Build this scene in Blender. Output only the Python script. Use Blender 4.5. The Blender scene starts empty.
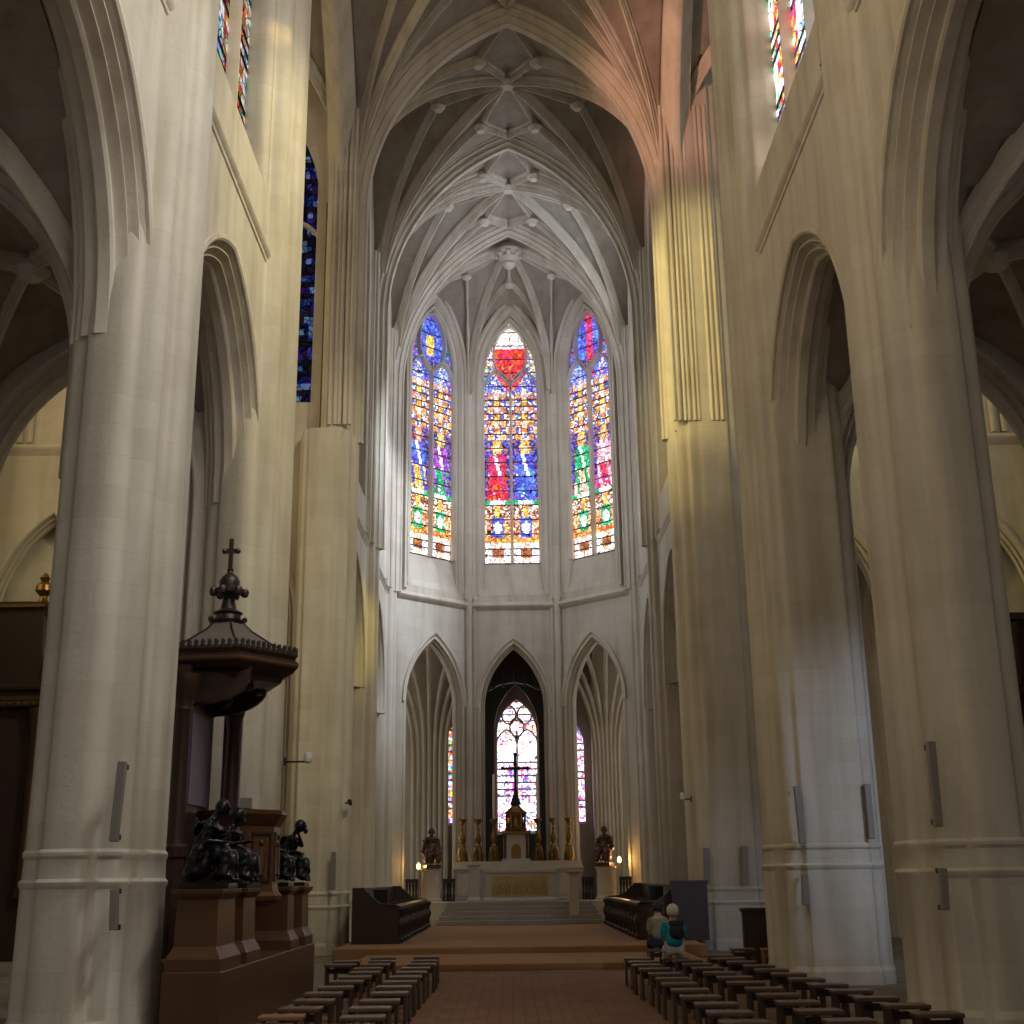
import bpy, bmesh, math, random
from mathutils import Vector, Matrix
random.seed(7)
C = bpy.context.scene.collection
PI = math.pi

# ------------------------------------------------------------------ camera
F = 1254.0; PITCH = math.radians(16.36); ROLL = math.radians(0.72); YAW = 0.003
CAM = Vector((-0.15, 0.0, 1.8))
fwd = Vector((math.sin(YAW)*math.cos(PITCH), math.cos(YAW)*math.cos(PITCH), math.sin(PITCH)))
r0 = Vector((math.cos(YAW), -math.sin(YAW), 0)); u0 = r0.cross(fwd)
RR = r0*math.cos(ROLL) - u0*math.sin(ROLL); UU = u0*math.cos(ROLL) + r0*math.sin(ROLL)
cd = bpy.data.cameras.new('camera'); cam = bpy.data.objects.new('camera', cd); C.objects.link(cam)
m = Matrix((RR, UU, -fwd)).transposed().to_4x4(); m.translation = CAM
cam.matrix_world = m; cd.sensor_width = 36; cd.lens = 36*F/1024; cd.clip_end = 500; cd.clip_start = .05
bpy.context.scene.camera = cam
def ray(px, py):
    return fwd + RR*((px-512)/F) + UU*((512-py)/F)
def at(px, py, Y):
    d = ray(px, py); return CAM + d*(Y/d.y)

# ------------------------------------------------------------------ materials
def nt(name):
    m = bpy.data.materials.new(name); m.use_nodes = True
    return m, m.node_tree.nodes, m.node_tree.links, m.node_tree.nodes['Principled BSDF']
def simple(name, col, rough=.6, metal=0.0, var=.15, scale=6.0, bump=0.0, stretch=(1,1,1), spec=.5):
    m, n, l, b = nt(name)
    tc = n.new('ShaderNodeTexCoord'); mp = n.new('ShaderNodeMapping'); mp.inputs['Scale'].default_value = stretch
    nz = n.new('ShaderNodeTexNoise'); nz.inputs['Scale'].default_value = scale; nz.inputs['Detail'].default_value = 5
    mx = n.new('ShaderNodeMix'); mx.data_type = 'RGBA'
    mx.inputs[6].default_value = tuple(c*(1-var) for c in col)+(1,)
    mx.inputs[7].default_value = tuple(min(1, c*(1+var)) for c in col)+(1,)
    l.new(tc.outputs['Object'], mp.inputs[0]); l.new(mp.outputs[0], nz.inputs['Vector'])
    l.new(nz.outputs['Fac'], mx.inputs[0]); l.new(mx.outputs[2], b.inputs['Base Color'])
    b.inputs['Roughness'].default_value = rough; b.inputs['Metallic'].default_value = metal
    b.inputs['Specular IOR Level'].default_value = spec
    if bump:
        bp = n.new('ShaderNodeBump'); bp.inputs['Strength'].default_value = bump; bp.inputs['Distance'].default_value = .02
        l.new(nz.outputs['Fac'], bp.inputs['Height']); l.new(bp.outputs[0], b.inputs['Normal'])
    return m
def stone(name, c1, c2, joint=.82, rowh=.42, roww=.95):
    m, n, l, b = nt(name)
    g = n.new('ShaderNodeNewGeometry'); sp = n.new('ShaderNodeSeparateXYZ'); l.new(g.outputs['Position'], sp.inputs[0])
    ad = n.new('ShaderNodeMath'); ad.operation = 'ADD'; l.new(sp.outputs[0], ad.inputs[0]); l.new(sp.outputs[1], ad.inputs[1])
    cb = n.new('ShaderNodeCombineXYZ'); l.new(ad.outputs[0], cb.inputs[0]); l.new(sp.outputs[2], cb.inputs[1])
    br = n.new('ShaderNodeTexBrick'); l.new(cb.outputs[0], br.inputs['Vector'])
    br.inputs['Color1'].default_value = (1,1,1,1); br.inputs['Color2'].default_value = (.93,.92,.90,1); br.inputs['Mortar'].default_value = (joint,joint*.97,joint*.93,1)
    br.inputs['Scale'].default_value = 1; br.inputs['Mortar Size'].default_value = .008; br.inputs['Mortar Smooth'].default_value = .6
    br.inputs['Brick Width'].default_value = roww; br.inputs['Row Height'].default_value = rowh; br.offset = .5
    nz = n.new('ShaderNodeTexNoise'); nz.inputs['Scale'].default_value = .55; nz.inputs['Detail'].default_value = 8; nz.inputs['Roughness'].default_value = .65
    l.new(g.outputs['Position'], nz.inputs['Vector'])
    rp = n.new('ShaderNodeValToRGB'); rp.color_ramp.elements[0].position = .32; rp.color_ramp.elements[1].position = .66
    rp.color_ramp.elements[0].color = c2+(1,); rp.color_ramp.elements[1].color = c1+(1,); l.new(nz.outputs['Fac'], rp.inputs[0])
    st = n.new('ShaderNodeTexNoise'); st.inputs['Scale'].default_value = 1.0; st.inputs['Detail'].default_value = 6
    mp = n.new('ShaderNodeMapping'); mp.inputs['Scale'].default_value = (2.2, 2.2, .22)
    l.new(g.outputs['Position'], mp.inputs[0]); l.new(mp.outputs[0], st.inputs['Vector'])
    r2 = n.new('ShaderNodeValToRGB'); r2.color_ramp.elements[0].position = .3; r2.color_ramp.elements[1].position = .55
    r2.color_ramp.elements[0].color = (.80,.78,.74,1); r2.color_ramp.elements[1].color = (1,1,1,1); l.new(st.outputs['Fac'], r2.inputs[0])
    m1 = n.new('ShaderNodeMix'); m1.data_type = 'RGBA'; m1.blend_type = 'MULTIPLY'; m1.inputs[0].default_value = 1
    m2 = n.new('ShaderNodeMix'); m2.data_type = 'RGBA'; m2.blend_type = 'MULTIPLY'; m2.inputs[0].default_value = 1
    l.new(rp.outputs[0], m1.inputs[6]); l.new(br.outputs['Color'], m1.inputs[7])
    l.new(m1.outputs[2], m2.inputs[6]); l.new(r2.outputs[0], m2.inputs[7]); l.new(m2.outputs[2], b.inputs['Base Color'])
    b.inputs['Roughness'].default_value = .85; b.inputs['Specular IOR Level'].default_value = .2
    n3 = n.new('ShaderNodeTexNoise'); n3.inputs['Scale'].default_value = 14; n3.inputs['Detail'].default_value = 6; l.new(g.outputs['Position'], n3.inputs['Vector'])
    bp = n.new('ShaderNodeBump'); bp.inputs['Strength'].default_value = .25; bp.inputs['Distance'].default_value = .02
    l.new(n3.outputs['Fac'], bp.inputs['Height']); l.new(bp.outputs[0], b.inputs['Normal'])
    return m
M = {}
M['stone'] = stone('limestone', (.60,.565,.49), (.51,.475,.405), .90)
M['rib'] = stone('rib limestone', (.62,.575,.50), (.54,.49,.42), .90, .6, 1.3)
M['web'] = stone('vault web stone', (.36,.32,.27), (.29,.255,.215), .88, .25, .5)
M['marble'] = simple('white marble', (.56,.50,.42), .5, var=.15, scale=3)
M['grey_marble'] = simple('veined grey marble', (.42,.41,.39), .4, var=.35, scale=5)
M['oak'] = simple('brown pulpit oak', (.080,.034,.014), .38, var=.3, scale=7, bump=.1, stretch=(1,1,.12))
M['dark_oak'] = simple('dark stained oak', (.033,.015,.009), .4, var=.3, scale=7, bump=.1, stretch=(1,1,.15))
M['black_oak'] = simple('near black oak', (.028,.018,.014), .42, var=.3, scale=8, bump=.1)
M['lead_roof'] = simple('dull grey canopy roof', (.13,.115,.095), .6, var=.2)
M['bronze'] = simple('black bronze', (.018,.019,.022), .28, .6, var=.3, scale=10, bump=.4)
M['red_bronze'] = simple('red brown statue', (.095,.04,.028), .4, .1, var=.3, scale=10, bump=.4)
M['gold'] = simple('aged gold', (.24,.15,.05), .36, 1.0, var=.3, scale=20, bump=.3)
M['gold_relief'] = simple('gilded relief ground', (.50,.36,.15), .5, .3, var=.45, scale=14, bump=.8)
M['iron'] = simple('black iron', (.015,.014,.013), .5, .5)
M['grey_metal'] = simple('grey painted metal', (.20,.185,.16), .5, var=.08)
M['white_plastic'] = simple('white plastic', (.65,.65,.66), .4, var=.03)
M['blue_panel'] = simple('purple blue panel', (.07,.06,.11), .3, var=.2)
M['wax'] = simple('candle wax', (.75,.72,.62), .5, var=.03)
M['skin'] = simple('skin', (.45,.27,.19), .55, var=.06)
M['green_cloth'] = simple('sage shirt cloth', (.20,.19,.125), .9, var=.1, scale=25)
M['teal_cloth'] = simple('turquoise shirt cloth', (.01,.24,.32), .85, var=.1, scale=25)
M['navy_cloth'] = simple('navy knit', (.018,.022,.04), .9, var=.2, scale=25)
M['white_cloth'] = simple('white trouser cloth', (.55,.54,.52), .9, var=.06, scale=25)
M['white_hair'] = simple('white hair', (.62,.60,.56), .8, var=.25, scale=30, bump=.6)
M['dark_hair'] = simple('dark hair', (.02,.013,.01), .7, var=.25, scale=30, bump=.6)

def stool_mat(name, col):
    return simple(name, col, .38, var=.35, scale=5, bump=.08, stretch=(.3,2.5,1))
M['stool'] = stool_mat('dark stool wood', (.040,.022,.015))
M['stool_top'] = stool_mat('worn stool top', (.105,.062,.042))
M['stool_light'] = stool_mat('honey stool wood', (.26,.13,.06))

def floor_mat():
    m, n, l, b = nt('brown rush matting')
    tc = n.new('ShaderNodeTexCoord')
    br = n.new('ShaderNodeTexBrick'); l.new(tc.outputs['Object'], br.inputs['Vector'])
    br.inputs['Color1'].default_value = (.24,.13,.07,1); br.inputs['Color2'].default_value = (.20,.108,.058,1); br.inputs['Mortar'].default_value = (.11,.056,.034,1)
    br.inputs['Scale'].default_value = 1; br.inputs['Brick Width'].default_value = .34; br.inputs['Row Height'].default_value = .17; br.inputs['Mortar Size'].default_value = .012
    nz = n.new('ShaderNodeTexNoise'); nz.inputs['Scale'].default_value = 1.2; nz.inputs['Detail'].default_value = 6; l.new(tc.outputs['Object'], nz.inputs['Vector'])
    rp = n.new('ShaderNodeValToRGB'); rp.color_ramp.elements[0].position = .3; rp.color_ramp.elements[0].color = (.75,.72,.7,1); rp.color_ramp.elements[1].position = .7
    l.new(nz.outputs['Fac'], rp.inputs[0])
    mx = n.new('ShaderNodeMix'); mx.data_type = 'RGBA'; mx.blend_type = 'MULTIPLY'; mx.inputs[0].default_value = 1
    l.new(br.outputs['Color'], mx.inputs[6]); l.new(rp.outputs[0], mx.inputs[7]); l.new(mx.outputs[2], b.inputs['Base Color'])
    b.inputs['Roughness'].default_value = .75; b.inputs['Specular IOR Level'].default_value = .25
    bp = n.new('ShaderNodeBump'); bp.inputs['Strength'].default_value = .3; bp.inputs['Distance'].default_value = .01
    l.new(br.outputs['Fac'], bp.inputs['Height']); l.new(bp.outputs[0], b.inputs['Normal'])
    return m
M['matting'] = floor_mat()
M['carpet'] = simple('tan platform carpet', (.29,.16,.08), .9, var=.12, scale=12)
M['flag'] = stone('grey floor flags', (.30,.28,.25), (.24,.22,.19), .7, .6, .6)
M['step'] = simple('worn grey step stone', (.34,.31,.27), .6, var=.2, scale=3)

def glass_mat(name, strength, attr=True, col=(1,1,1), cell=7.0):
    m = bpy.data.materials.new(name); m.use_nodes = True; n = m.node_tree.nodes; l = m.node_tree.links
    n.remove(n['Principled BSDF']); out = n['Material Output']
    em = n.new('ShaderNodeEmission'); em.inputs['Strength'].default_value = strength
    l.new(em.outputs[0], out.inputs['Surface'])
    if attr:
        a = n.new('ShaderNodeAttribute'); a.attribute_name = 'glass'
        tc = n.new('ShaderNodeTexCoord')
        v = n.new('ShaderNodeTexVoronoi'); v.feature = 'DISTANCE_TO_EDGE'; v.inputs['Scale'].default_value = cell; l.new(tc.outputs['Object'], v.inputs['Vector'])
        r = n.new('ShaderNodeValToRGB'); r.color_ramp.elements[0].position = .01; r.color_ramp.elements[0].color = (.04,.03,.04,1); r.color_ramp.elements[1].position = .09
        l.new(v.outputs['Distance'], r.inputs[0])
        v2 = n.new('ShaderNodeTexVoronoi'); v2.inputs['Scale'].default_value = cell; l.new(tc.outputs['Object'], v2.inputs['Vector'])
        hs = n.new('ShaderNodeHueSaturation'); sp = n.new('ShaderNodeSeparateColor'); l.new(v2.outputs['Color'], sp.inputs[0])
        mr = n.new('ShaderNodeMapRange'); mr.inputs[3].default_value = .47; mr.inputs[4].default_value = .53; l.new(sp.outputs[0], mr.inputs[0]); l.new(mr.outputs[0], hs.inputs['Hue'])
        mv = n.new('ShaderNodeMapRange'); mv.inputs[3].default_value = .45; mv.inputs[4].default_value = 1.35; l.new(sp.outputs[1], mv.inputs[0]); l.new(mv.outputs[0], hs.inputs['Value'])
        l.new(a.outputs['Color'], hs.inputs['Color'])
        mx = n.new('ShaderNodeMix'); mx.data_type = 'RGBA'; mx.blend_type = 'MULTIPLY'; mx.inputs[0].default_value = 1
        l.new(hs.outputs[0], mx.inputs[6]); l.new(r.outputs[0], mx.inputs[7]); l.new(mx.outputs[2], em.inputs['Color'])
    else:
        em.inputs['Color'].default_value = col+(1,)
    return m

# ------------------------------------------------------------------ mesh builder
class MB:
    def __init__(s): s.v = []; s.f = []
    def add(s, vs, fs):
        o = len(s.v); s.v += [tuple(v) for v in vs]; s.f += [tuple(i+o for i in f) for f in fs]; return s
    def box(s, x0, x1, y0, y1, z0, z1):
        return s.add([(x0,y0,z0),(x1,y0,z0),(x1,y1,z0),(x0,y1,z0),(x0,y0,z1),(x1,y0,z1),(x1,y1,z1),(x0,y1,z1)],
              [(0,3,2,1),(4,5,6,7),(0,1,5,4),(1,2,6,5),(2,3,7,6),(3,0,4,7)])
    def prism(s, ring, z0, z1, scale1=None, ctr=(0,0)):
        n = len(ring); sc = scale1 or 1
        top = [(ctr[0]+(x-ctr[0])*sc, ctr[1]+(y-ctr[1])*sc, z1) for x, y in ring]
        return s.add([(x,y,z0) for x, y in ring]+top, [tuple(reversed(range(n))), tuple(range(n,2*n))]+[(i,(i+1)%n,n+(i+1)%n,n+i) for i in range(n)])
    def stack(s, rings):                       # list of equal-length rings of 3D points
        n = len(rings[0]); vs = [p for r in rings for p in r]; fs = []
        for k in range(len(rings)-1):
            for i in range(n): fs.append((k*n+i, k*n+(i+1)%n, (k+1)*n+(i+1)%n, (k+1)*n+i))
        fs.append(tuple(reversed(range(n)))); fs.append(tuple(range((len(rings)-1)*n, len(rings)*n)))
        return s.add(vs, fs)
    def lathe(s, prof, c=(0,0,0), n=16, rot=0, sx=1, sy=1):
        return s.stack([[(c[0]+max(r,.0008)*math.cos(rot+2*PI*i/n)*sx, c[1]+max(r,.0008)*math.sin(rot+2*PI*i/n)*sy, c[2]+z) for i in range(n)] for r, z in prof])
    def tube(s, a, b, r, r2=None, n=10):
        a = Vector(a); b = Vector(b); t = (b-a).normalized(); u = t.orthogonal().normalized(); w = t.cross(u); r2 = r if r2 is None else r2
        return s.stack([[p+u*q*math.cos(2*PI*i/n)+w*q*math.sin(2*PI*i/n) for i in range(n)] for p, q in ((a,r),(b,r2))])
    def sphere(s, c, r, n=14, sz=1):
        k = n//2
        return s.lathe([(r*math.sin(PI*i/k), -r*sz*math.cos(PI*i/k)) for i in range(k+1)], c, n)
    def sweep(s, path, S, prof, closed=False, caps=True):
        """profile (s, n): s along the constant side vector S, n along S x T (mitred)"""
        S = Vector(S).normalized(); P = [Vector(p) for p in path]; N = len(P); rings = []
        for i in range(N):
            a = P[i-1] if (i > 0 or closed) else None; b = P[(i+1) % N] if (i < N-1 or closed) else None
            t1 = (P[i]-a).normalized() if a is not None else None; t2 = (b-P[i]).normalized() if b is not None else None
            if t1 is None: t1 = t2
            if t2 is None: t2 = t1
            n1 = S.cross(t1).normalized(); n2 = S.cross(t2).normalized(); nn = (n1+n2).normalized(); k = 1/max(.35, nn.dot(n1))
            rings.append([P[i]+S*q+nn*(w*k) for q, w in prof])
        n = len(prof); vs = [p for r in rings for p in r]; fs = []
        for k in range(N if closed else N-1):
            k2 = (k+1) % N
            for i in range(n): fs.append((k*n+i, k*n+(i+1)%n, k2*n+(i+1)%n, k2*n+i))
        if caps and not closed: fs.append(tuple(reversed(range(n)))); fs.append(tuple(range((N-1)*n, N*n)))
        return s.add(vs, fs)
    def build(s, name, mat, parent=None, smooth=35, loc=None):
        me = bpy.data.meshes.new(name); me.from_pydata(s.v, [], s.f); me.materials.append(M[mat] if isinstance(mat, str) else mat)
        bm = bmesh.new(); bm.from_mesh(me); bmesh.ops.recalc_face_normals(bm, faces=bm.faces); bm.to_mesh(me); bm.free()
        if smooth:
            me.shade_smooth(); me.set_sharp_from_angle(angle=math.radians(smooth))
        o = bpy.data.objects.new(name, me); C.objects.link(o)
        if parent: o.parent = parent
        if loc: o.location = loc
        return o
def empty(name, loc=(0,0,0), rz=0):
    o = bpy.data.objects.new(name, None); C.objects.link(o); o.location = loc; o.rotation_euler = (0,0,rz); o.empty_display_size = .1; return o
def tag(o, label, cat, group=None, kind=None):
    o['label'] = label; o['category'] = cat
    if group: o['group'] = group
    if kind: o['kind'] = kind
    return o
def struct(o, label=None):
    o['kind'] = 'structure'
    if label: o['label'] = label
    return o
def copy_tree(o, parent=None):
    c = o.copy(); C.objects.link(c); c.parent = parent
    for ch in list(o.children): copy_tree(ch, c)
    return c

def g01(s, a, rise):
    """height of a pointed arch at normalised distance s from its centre, normalised to 1"""
    R = (a*a+rise*rise)/(2*a); q = R*R-(s*a+R-a)**2
    return math.sqrt(max(0, q))/rise
def arch2d(hw, zs, rise, n=14, z0=None):
    R = (hw*hw+rise*rise)/(2*hw); am = math.acos((R-hw)/R); L = []
    for i in range(n+1):
        a = am*i/n; L.append((-hw+R-R*math.cos(a), zs+R*math.sin(a)))
    R_ = [(-x, z) for x, z in reversed(L[:-1])]
    pts = L+R_
    if z0 is not None: pts = [(-hw, z0)]+pts+[(hw, z0)]
    return pts

# Wall panel between a0..a1, z0..z1 with one pointed opening; P(a, d, z) -> 3D, thickness t
def wall_panel(mb, P, a0, a1, z0, z1, t, op=None, n=12):
    if op is None:
        vs = [P(a,d,z) for d in (0,t) for a, z in ((a0,z0),(a1,z0),(a1,z1),(a0,z1))]
        mb.add(vs, [(0,1,2,3),(7,6,5,4),(0,4,5,1),(3,2,6,7),(0,3,7,4),(1,5,6,2)]); return
    ac, hw, zb, zs, rise = op
    cur = [(ac+x, z) for x, z in arch2d(hw, zs, rise, n)]
    low = zb <= z0+1e-6
    for d in (0, t):
        q = []
        q.append([(a0,z0),(ac-hw,z0),(ac-hw,zs),(ac-hw,z1),(a0,z1)])
        q.append([(ac+hw,z0),(a1,z0),(a1,z1),(ac+hw,z1),(ac+hw,zs)])
        if not low: q.append([(ac-hw,z0),(ac+hw,z0),(ac+hw,zb),(ac-hw,zb)])
        for i in range(len(cur)-1):
            (xa,za),(xb,zb2) = cur[i], cur[i+1]; q.append([(xa,za),(xb,zb2),(xb,z1),(xa,z1)])
        for poly in q: mb.add([P(a,d,z) for a, z in poly], [tuple(range(len(poly)))])
    loop = [(ac-hw, z0 if low else zb)]+cur+[(ac+hw, z0 if low else zb)]
    for i in range(len(loop)-1):
        (xa,za),(xb,zb2) = loop[i], loop[i+1]; mb.add([P(xa,0,za),P(xb,0,zb2),P(xb,t,zb2),P(xa,t,za)], [(0,1,2,3)])
    if not low: mb.add([P(ac-hw,0,zb),P(ac+hw,0,zb),P(ac+hw,t,zb),P(ac-hw,t,zb)], [(0,1,2,3)])
    for a in (a0, a1): mb.add([P(a,0,z0),P(a,t,z0),P(a,t,z1),P(a,0,z1)], [(0,1,2,3)])
    mb.add([P(a0,0,z1),P(a1,0,z1),P(a1,t,z1),P(a0,t,z1)], [(0,1,2,3)])

# moulding profile filling an opening reveal: (s=depth into the wall, n=towards the opening)
def arch_orders(t, d, proud=.05):
    """symmetrical stepped hollow-and-roll moulding across a wall of thickness t, projecting d into the opening"""
    h = [(-proud,-.12),(-proud,-.04),(-.02,.0),(.03,.0),(.05,.04*d),(.11,.08*d),(.15,.16*d),(.14,.24*d),(.09,.28*d),(.09,.34*d),(.13,.38*d),(.20,.40*d),(.25,.46*d),(.27,.54*d),(.25,.62*d),(.21,.66*d),(.21,.71*d),(.26,.75*d),(.33,.78*d),(.37,.84*d),(.38,.92*d),(.42,1.0*d)]
    h = [(s, n) for s, n in h if s < t/2]
    return h+[(t-s, n) for s, n in reversed(h)]
def rib_prof(w, d):
    h = [(w*.5,-.08),(w*.5,d*.12),(w*.42,d*.22),(w*.30,d*.30),(w*.30,d*.42),(w*.22,d*.55),(w*.24,d*.66),(w*.16,d*.72),(w*.10,d*.82),(w*.12,d*.93),(w*.06,d)]
    return [(s,n) for s,n in h]+[(-s,n) for s,n in reversed(h)]
def arch_prof(w, d):          # big transverse arch
    h = [(w*.5,-.25),(w*.5,d*.05),(w*.45,d*.17),(w*.38,d*.22),(w*.40,d*.30),(w*.36,d*.37),(w*.29,d*.43),(w*.24,d*.55),(w*.26,d*.63),(w*.22,d*.70),(w*.15,d*.76),(w*.11,d*.86),(w*.12,d*.95),(w*.07,d)]
    return h+[(-s,n) for s,n in reversed(h)]

# ------------------------------------------------------------------ layout numbers
HW = 5.05                       # wall face half width
T = 1.0                         # wall thickness
ZS, ZA = 22.0, 29.5             # vault springing and crown
PIER = [-8.6, -.4, 8.1, 16.5, 24.2, 35.2, 42.6, 49.4]
CHOIR_STR, NAVE_STR = 13.0, 14.1
winid = [0]

def quad_strip(mb, P, quads):
    pass

# stained glass ------------------------------------------------------
def jit(c, k=.12): return tuple(max(0, x*(1+random.uniform(-k,k))) for x in c)
BLUE=(.10,.16,.85); DBL=(.03,.04,.40); SKY=(.35,.55,1.1); RED=(.95,.05,.04); CRIM=(.75,.06,.18); GRN=(.03,.50,.20); GLD=(1.0,.60,.12); ORA=(.95,.33,.10)
WHT=(1.25,1.2,1.15); PCH=(1.1,.75,.55); PNK=(1.1,.50,.62); BRN=(.40,.14,.05); PUR=(.38,.10,.62); DRK=(.04,.03,.06)
def saint(robe, mantle, halo, under=None):
    def f(u, v):
        """u -1..1, v 0..1 within a tall light"""
        au = abs(u)
        if v < .10: return (BRN if (au < .45 and .03 < v < .075) else (WHT if au > .25 else PCH)) if au < .9 else ORA
        if v < .125: return ORA
        if v < .22:
            if au < .42: return under if (u*u*4+((v-.172)*22)**2) > .35 else WHT
            return PCH if random.random() < .4 else BRN if random.random() < .35 else ORA
        if v < .28: return GLD if au < .2 else (WHT if random.random() < .35 else BRN)
        if v < .305: return GRN if au > .5 else WHT
        if v < .60:
            w = (v-.305)/.295
            hw = .62-.18*w if w < .72 else .34
            if w > .76:
                r = (u*1.0)**2+((w-.86)*2.3)**2
                if r < .03: return (1.0,.62,.42)
                if r < .13: return halo
            elif au < hw+.12:
                if w < .14 and au < .3: return robe if random.random() < .85 else WHT
                k = math.sin(u*7+w*8)
                if w > .40: return mantle if k > -.7 else WHT
                return robe if k > -.5 else mantle
            return DBL if random.random() < .4 else (BLUE if random.random() < .4 else BRN)
        if v < .84:
            q = math.sin(v*90)*math.cos(u*7)
            if au < .22 and v > .66: return GLD if q > 0 else PCH
            if q > .45: return ORA
            if q > .05: return PCH if v < .74 else SKY
            if q > -.3: return BRN
            return WHT if random.random() < .4 else BLUE
        return SKY if random.random() < .35 else (BLUE if random.random() < .55 else (PCH if au < .3 else PUR))
    return f
def mosaic(pal):
    def f(u, v): return random.choice(pal)
    return f
BAR = .33
def glass_mesh(P, hw, z0, zs, rise, colf, nu=28, dz=.075, bars=True):
    """grid of little glass quads inside a pointed outline (P maps a,z -> 3D)"""
    R = (hw*hw+rise*rise)/(2*hw); vs = []; fs = []; cols = []
    nz = int((zs+rise-z0)/dz)
    def wid(z):
        if z <= zs: return hw
        q = R*R-(z-zs)**2; return max(0, math.sqrt(max(0,q))-(R-hw))
    for j in range(nz):
        za = z0+(zs+rise-z0)*j/nz; zb = z0+(zs+rise-z0)*(j+1)/nz; wa, wb = wid(za), wid(zb)
        for i in range(nu):
            ua, ub = -1+2*i/nu, -1+2*(i+1)/nu; o = len(vs)
            vs += [P(ua*wa,za),P(ub*wa,za),P(ub*wb,zb),P(ua*wb,zb)]; fs.append((o,o+1,o+2,o+3))
            a = (ua+ub)/2*(wa+wb)/2; c = colf(a, (za+zb)/2)
            if bars and (((za-z0) % BAR) < dz*.55): c = DRK
            cols.append(jit(c))
    me = bpy.data.meshes.new('glass'); me.from_pydata([tuple(v) for v in vs], [], fs)
    at_ = me.color_attributes.new('glass', 'FLOAT_COLOR', 'CORNER')
    flat = []
    for c in cols: flat += [c[0],c[1],c[2],1]*4
    at_.data.foreach_set('color', flat)
    return me

def make_window(P3, hw, z0, zs, rise, design, strength, mat=None, lights=2, label='', plain=False, mull=.11, dep=.30, cell=7.0, nu=28, dz=.075, tracery='vesica', SN=None):
    """P3(a,z,d): a across, d depth towards the room; builds a window_n with glass and stone tracery"""
    winid[0] += 1
    root = empty('window_%d' % winid[0], tuple(P3(0, z0, 0))); struct(root, label or None)
    base = Vector(P3(0, z0, 0))
    P = lambda a, z: Vector(P3(a, z, 0))-base
    def colf(a, z): return design(a, z)
    if plain:
        cur = arch2d(hw, zs, rise, 8, z0); me = bpy.data.meshes.new('glass')
        me.from_pydata([tuple(P(a,z)) for a, z in cur], [], [tuple(range(len(cur)))])
    else:
        me = glass_mesh(P, hw, z0, zs, rise, colf, nu=nu, dz=dz)
    me.materials.append(mat)
    g = bpy.data.objects.new('glass', me); C.objects.link(g); g.parent = root
    # frame and tracery
    mb = MB(); Q = lambda a, z, d=0: Vector(P3(a, z, d))-base
    S = (Q(0,z0,1)-Q(0,z0,0)).normalized()
    prof = [(0-.02,-.09),(0-.02,.0),(dep*.3,mull*.55),(dep*.7,mull*.55),(dep,.0),(dep,-.09)]
    sgn = 1
    pts = [Q(a, z) for a, z in arch2d(hw, zs, rise, 14, z0)]
    # orient so that n points into the opening
    t = (pts[1]-pts[0]).normalized(); inward = (Q(0,z0)-Q(-hw,z0)).normalized()
    if S.cross(t).dot(inward) < 0: sgn = -1
    mb.sweep(pts, S, [(s, n*sgn) for s, n in prof])
    mp = [(-.01,-mull/2),(dep*.25,-mull/2),(dep*.8,-mull*.2),(dep*.8,mull*.2),(dep*.25,mull/2),(-.01,mull/2)]
    w = 2*hw/lights; lz = zs+rise*.10
    for i in range(1, lights):
        x = -hw+w*i; mb.sweep([Q(x,z0), Q(x,lz)], S, mp)
    if tracery == 'vesica' and lights == 2:
        lr = w*.80
        for c in (-hw+w/2, hw-w/2):
            mb.sweep([Q(c+a, z) for a, z in arch2d(w/2, zs-rise*.18, lr, 8)], S, mp)
        zc = zs-rise*.18+lr*.55; zt = zs+rise*.86; zm = (zc+zt)/2; ww = w*.60
        ring = []
        for k in range(24):
            a = 2*PI*k/24; ca, sa = math.cos(a), math.sin(a)
            ring.append(Q(ww*ca*(1-.25*abs(sa)**3), zm+(zt-zc)*.56*sa))
        mb.sweep(ring, S, mp, closed=True)
    elif tracery == 'net':
        lr = w*.75
        for i in range(lights):
            c = -hw+w*(i+.5); mb.sweep([Q(c+a, z) for a, z in arch2d(w/2, zs-rise*.3, lr, 8)], S, mp)
        rr = w*.36
        rows = [(zs+rise*.28, lights-1), (zs+rise*.62, max(1, lights-2))] if lights > 2 else [(zs+rise*.2, 1), (zs+rise*.55, 2)]
        for zc, k in rows:
            for i in range(k):
                cx = (i-(k-1)/2)*rr*2.1
                ring = [Q(cx+rr*math.cos(a)*.95, zc+rr*1.25*math.sin(a)) for a in [2*PI*j/12 for j in range(12)]]
                mb.sweep(ring, S, mp, closed=True)
    mb.build('tracery', 'rib', root)
    return root
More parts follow.
